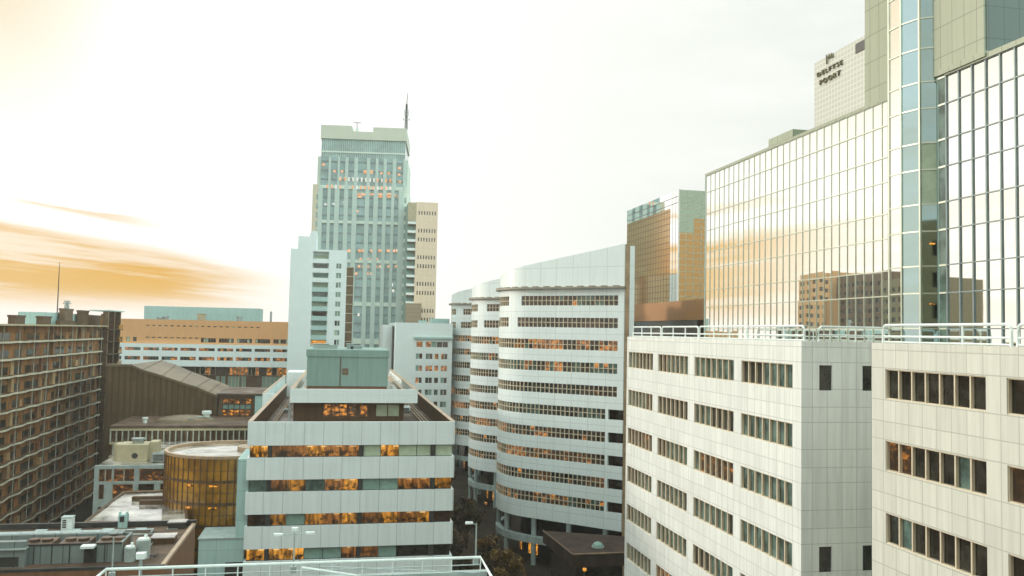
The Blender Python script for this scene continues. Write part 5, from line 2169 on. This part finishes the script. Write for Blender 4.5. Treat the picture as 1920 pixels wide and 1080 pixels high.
for i in range(14):
    a0, a1 = 2 * math.pi * i / 14, 2 * math.pi * (i + 1) / 14
    for j in range(4):
        t0, t1 = j / 4 * math.pi / 2, (j + 1) / 4 * math.pi / 2
        q = lambda a, t_: (p_.x + .75 * math.cos(t_) * math.cos(a), p_.y + .75 * math.cos(t_) * math.sin(a), zc_ + .15 + .6 * math.sin(t_))
        b.face([q(a0, t0), q(a1, t0), q(a1, t1), q(a0, t1)])
b.build('dome', BLINDT, t)
b = MB(); b.cyl(p_.x, p_.y, zc_, zc_ + .15, .85, 14); b.build('kerb', GREYC, t)

# ================================================================ terrace rail and lamps below the camera
RYY = 45.0
q0, q1 = onY(199, 1063.5, RYY), onY(901, 1048.5, RYY)
zr0 = (q0.z + q1.z) / 2
tr = thing('terrace_roof', ((q0.x + q1.x) / 2, RYY - 6, 0), 'roof terrace edged by a white tube rail along the bottom of the view', 'roof terrace')
b = MB()
b.box(q0.x - .3, q1.x + .3, RYY - 30, RYY + .25, 0, zr0 - 1.25)
b.build('terrace_body', GREYC, tr)
b = MB()
b.box(q0.x - .35, q1.x + .35, RYY - .1, RYY + .3, zr0 - 1.24, zr0 - .72)
b.build('parapet', GREYC, tr)
b = MB()
xs_, xe2 = q0.x, q1.x
ra, rb_ = onZ(181, 1083, zr0), onZ(923, 1084, zr0)
b.tube([(ra.x, ra.y, zr0), (xs_, RYY, zr0), (xe2, RYY, zr0), (rb_.x, rb_.y, zr0)], .075, 8)
rl = b.build('railing', WHITE, tr)
b = MB()
b.tube([(xs_, RYY, zr0 - .38), (xe2, RYY, zr0 - .38)], .028, 6)
b.build('mid_rail', GALV, rl)
b = MB()
n = 12
for k in range(n + 1):
    xx = xs_ + (xe2 - xs_) * k / n
    b.tube([(xx, RYY, zr0 - .75), (xx, RYY, zr0)], .035, 6)
b.build('posts', WHITE, rl)
# maintenance gantry pipes lying just inside the rail
b = MB()
ga, gb_ = onY(566, 1064, RYY - 1.0), onY(668, 1079, RYY - 1.0)
b.tube([(ga.x, RYY - 1, ga.z), (gb_.x, RYY - 1, gb_.z)], .06, 6)
ga2, gb2 = onY(600, 1062, RYY - .6), onY(900, 1074, RYY - .6)
b.build('gantry_pipe', WHITE, tr)
b = MB()
b.tube([(ga2.x, RYY - .6, ga2.z), (gb2.x, RYY - .6, gb2.z)], .03, 6)
b.build('cable_tray', GALV, tr)


def mast(px_, base_y, top_y, y_, name, label, heads):
    p0_, p1_ = onY(px_, base_y, y_), onY(px_, top_y, y_)
    t = thing(name, (p0_.x, y_, zr0 - .75), label, 'street lamp')
    b = MB()
    b.tube([(p0_.x, y_, zr0 - .75), (p0_.x, y_, p1_.z)], [.055, .04], 6)
    b.build('pole', GALV, t)
    b = MB(); b.box(p0_.x - .14, p0_.x + .14, y_ - .12, y_ + .12, zr0 - .75, zr0 - .42); b.build('base', GREYC, t)
    for (dx, dz, w_, m_) in heads:
        b = MB()
        b.tube([(p0_.x, y_, p1_.z - .12), (p0_.x + dx, y_, p1_.z + dz)], .022, 5)
        b.build('arm', GALV, t)
        b = MB()
        h0 = p1_.z + dz
        s = 1 if dx >= 0 else -1
        xa2, xb2 = p0_.x + dx - s * .02, p0_.x + dx + s * w_
        l, r2 = min(xa2, xb2), max(xa2, xb2)
        b.prism([(l, y_ - .1), (r2, y_ - .07), (r2, y_ + .07), (l, y_ + .1)], h0 - .05, h0 + .06)
        b.build('lamp_head', m_, t)
    return t, p0_.x, p1_.z


t, mx, mz = mast(550.5, 1062, 998, 46.0, 'twin_arm_lamp', 'thin twin-armed lamp mast with a camera on top, in front of the banded block', [(-.62, -.10, .42, WHITE), (.58, -.06, .42, WHITE)])
b = MB(); b.cyl(mx, 46.0, mz, mz + .12, .05, 8); b.prism([(mx - .14, 45.88), (mx + .14, 45.88), (mx + .16, 46.1), (mx - .16, 46.1)], mz + .1, mz + .24); b.build('camera', WHITE, t)
mast(891.5, 1068, 981, 46.5, 'single_arm_lamp', 'single-arm lamp post at the right corner of the terrace rail', [(-.22, .02, .38, WHITE)])
t, mx, mz = mast(210.5, 1062, 1008, 46.0, 'thin_pole', 'bare thin pole at the left corner of the terrace rail', [])
p0_ = onY(263.5, 1062, 46.2)
t = thing('floodlight', (p0_.x, 46.2, zr0 - .75), 'short post with a boxy white floodlight behind the left end of the terrace rail', 'floodlight')
hz_ = onY(263.5, 1047, 46.2).z
b = MB(); b.tube([(p0_.x, 46.2, zr0 - .75), (p0_.x, 46.2, hz_)], .09, 8); b.build('post', GALV, t)
b = MB(); b.prism([(p0_.x - .2, 46.0), (p0_.x + .2, 46.0), (p0_.x + .24, 46.4), (p0_.x - .24, 46.4)], hz_, hz_ + .28); b.build('lamp_head', WHITE, t)

# ================================================================ trees in the street
LEAFS = []
for n_, c_ in (('olive_leaves', (.075, .05, .014)), ('rust_leaves', (.10, .05, .012)), ('gold_leaves', (.19, .105, .018)), ('dark_leaves', (.038, .027, .012))):
    LEAFS.append(plain(n_, c_, .7, 0, .3, 1.0))
BARK = plain('bark', (.05, .038, .028), .8, 0, .3, 4.0)


def tree(x, y, h, cr, label, mats, seed, n=1600):
    rnd = random.Random(seed)
    t = thing('street_tree', (x, y, 0), label, 'tree', 'autumn trees along the street')
    b = MB()
    b.tube([(x, y, 0), (x + .1, y, h * .35), (x, y + .1, h * .8)], [.22, .16, .05], 7)
    tips = []
    for k in range(9):
        a = k * 2.4
        z0_ = h * (.32 + .05 * k)
        e = (x + math.cos(a) * cr * .75, y + math.sin(a) * cr * .75, z0_ + h * .22)
        b.tube([(x, y, z0_), ((x + e[0]) / 2, (y + e[1]) / 2, z0_ + h * .14), e], [.09, .06, .025], 5)
        tips.append(e)
    b.build('trunk', BARK, t)
    b = MB()
    cl = [(rnd.uniform(-1, 1), rnd.uniform(-1, 1), rnd.uniform(-1, 1)) for _ in range(60)]
    cl = [c for c in cl if sum(q * q for q in c) < 1.05][:26]
    cl = [(x + c[0] * cr, y + c[1] * cr, h * .66 + c[2] * h * .33, rnd.uniform(.28, .5) * cr, rnd.randrange(len(mats))) for c in cl]
    for k in range(n):
        c = cl[k % len(cl)]
        d = Vector((rnd.gauss(0, 1), rnd.gauss(0, 1), rnd.gauss(0, .8))).normalized() * c[3] * rnd.uniform(.3, 1.0)
        o_ = Vector((c[0], c[1], c[2])) + d
        s = rnd.uniform(.16, .33)
        u_ = Vector((rnd.gauss(0, 1), rnd.gauss(0, 1), rnd.gauss(0, 1))).normalized()
        v_ = u_.cross(Vector((rnd.gauss(0, 1), rnd.gauss(0, 1), rnd.gauss(0, 1)))).normalized()
        b.face([o_ - u_ * s, o_ + v_ * s * .6, o_ + u_ * s, o_ - v_ * s * .6], c[4] if rnd.random() < .8 else rnd.randrange(len(mats)))
    b.build('crown', mats, t)


G, D2 = [LEAFS[2], LEAFS[1], LEAFS[0]], [LEAFS[3], LEAFS[0], LEAFS[1]]
tree(22.6, 113, 9.0, 2.5, 'golden autumn tree nearest the camera at the foot of the curved offices', G, 3, 2200)
tree(22.9, 126, 8.2, 2.4, 'rusty tree just beyond the golden one on the right pavement', G[::-1], 4, 1700)
tree(14.6, 128, 9.5, 2.7, 'dark tree on the left pavement, nearest past the banded block corner', D2, 5, 1700)
tree(14.7, 143, 9.0, 2.6, 'dark tree on the left pavement, second past the banded block corner', D2, 6, 1700)
tree(22.8, 150, 8.6, 2.5, 'brown tree in front of the middle curved block', D2, 7, 1700)
tree(14.6, 160, 10.0, 2.9, 'tall dark tree on the left pavement, third past the banded block corner', D2, 8, 1700)
tree(14.6, 178, 10.0, 3.0, 'far dark tree on the left pavement beside the rear of the banded block', D2, 9, 1700)
tree(17.4, 134, 7.5, 2.8, 'low spreading dark tree in the roadway gap between the banded block and the curved offices', D2, 12)
tree(19.4, 120, 6.5, 2.4, 'low olive tree at the near end of the street gap', [LEAFS[0], LEAFS[3]], 13)
tree(17.8, 152, 9.0, 3.2, 'broad dark tree in the middle of the far street', D2, 14)
tree(18.5, 172, 9.5, 3.4, 'broadest dark tree, at the dim far end of the street', D2, 15)
tree(22.5, 190, 10.0, 3.0, 'far brown tree before the farthest curved block', D2, 10, 1700)
# street lamps with warm light at the foot of the curved offices
for i_, (px_, py_, y_, lab) in enumerate(((911, 944, 165, 'lit globe lamp under the middle curved block'), (1096, 1068, 104, 'small lit globe lamp below the dark canopy'))):
    p_ = onY(px_, py_, y_)
    t = thing('globe_lamp', (p_.x, y_, 0), lab, 'street lamp', 'lit globe lamps in the street')
    b = MB(); b.tube([(p_.x, y_, 0), (p_.x, y_, p_.z - .2)], .06, 6); b.build('post', DARK, t)
    b = MB(); b.cyl(p_.x, y_, p_.z - .2, p_.z - .1, .14, 8); b.cyl(p_.x, y_, p_.z - .1, p_.z + .18, .24, 10); b.build('globe', LITH, t)

# ================================================================ city beyond the left edge of the view (seen in the mirror glass)
def far_slab(x0, x1, y0, y1, z, label, m_, cols=8):
    t = thing('office_slab', (x1, y0, 0), label, 'office building', 'office slabs beyond the left edge of the view')
    wl = MB()
    L = y1 - y0
    rows_ = []
    z_ = z - 3
    while z_ > 8:
        rows_.append((z_ - 1.7, z_, [(L * k / cols + L / cols * .2, L * (k + 1) / cols - L / cols * .2, 1) for k in range(cols)]))
        z_ -= 3.6
    facade(t, wl, (x1, y0, 0), (0, 1, 0), (1, 0, 0), L, 0, z, rows_, .4, wins=False)
    wl.box(x0, x1 - .8, y0, y1, 0, z - .1)
    wl.build('wall', m_, t)
    g = MB()
    g.box(x1 - .6, x1 - .45, y0 + .2, y1 - .2, 5, z - 1)
    g.build('window_strips', GD, t)


far_slab(-150, -130, 322, 345, 66, 'tan office slab beyond the left edge, farthest along', ORANGE, 5)
far_slab(-156, -134, 285, 320, 64, 'brown office slab beyond the left edge, in the middle', SEAMB, 9)
far_slab(-150, -128, 256, 282, 60, 'olive office slab beyond the left edge, nearest', BEIGE2, 7)

# ================================================================ the building the photograph was taken from, unseen behind the camera, added to block the back sky
vb = thing('viewpoint_building', (0, -4, 0), 'tan office building behind the camera, from which the view is taken', 'office building')
wl = MB()
vr = [(z_ * 3.6 + 1.0, z_ * 3.6 + 2.7, [(2 + k * 6.0, 6.6 + k * 6.0, 1) for k in range(19)]) for z_ in range(1, 14)]
facade(vb, wl, (-58, -4, 0), (1, 0, 0), (0, 1, 0), 118, 0, 52, vr, .4, wins=False)
wl.box(-58, 60, -40, -4.8, 0, 51.8)
wl.build('wall', BEIGE2, vb)
g = MB()
g.box(-57.8, 59.8, -4.6, -4.45, 3, 50)
g.build('window_strips', GD, vb)

# ================================================================ the air
hz = MB()
hz.box(-175, 118, -60, 400, -1.0, 150.0)
m_hz = bpy.data.materials.new('haze')
m_hz.use_nodes = True
nt_ = m_hz.node_tree
nt_.nodes.clear()
pv_ = node(nt_, 'ShaderNodeVolumePrincipled', {'Color': (1.0, .97, .90, 1), 'Density': 0.00027, 'Anisotropy': .1})
o_ = nt_.nodes.new('ShaderNodeOutputMaterial')
nt_.links.new(pv_.outputs[0], o_.inputs['Volume'])
hz.build('haze', m_hz, None, 'stuff')
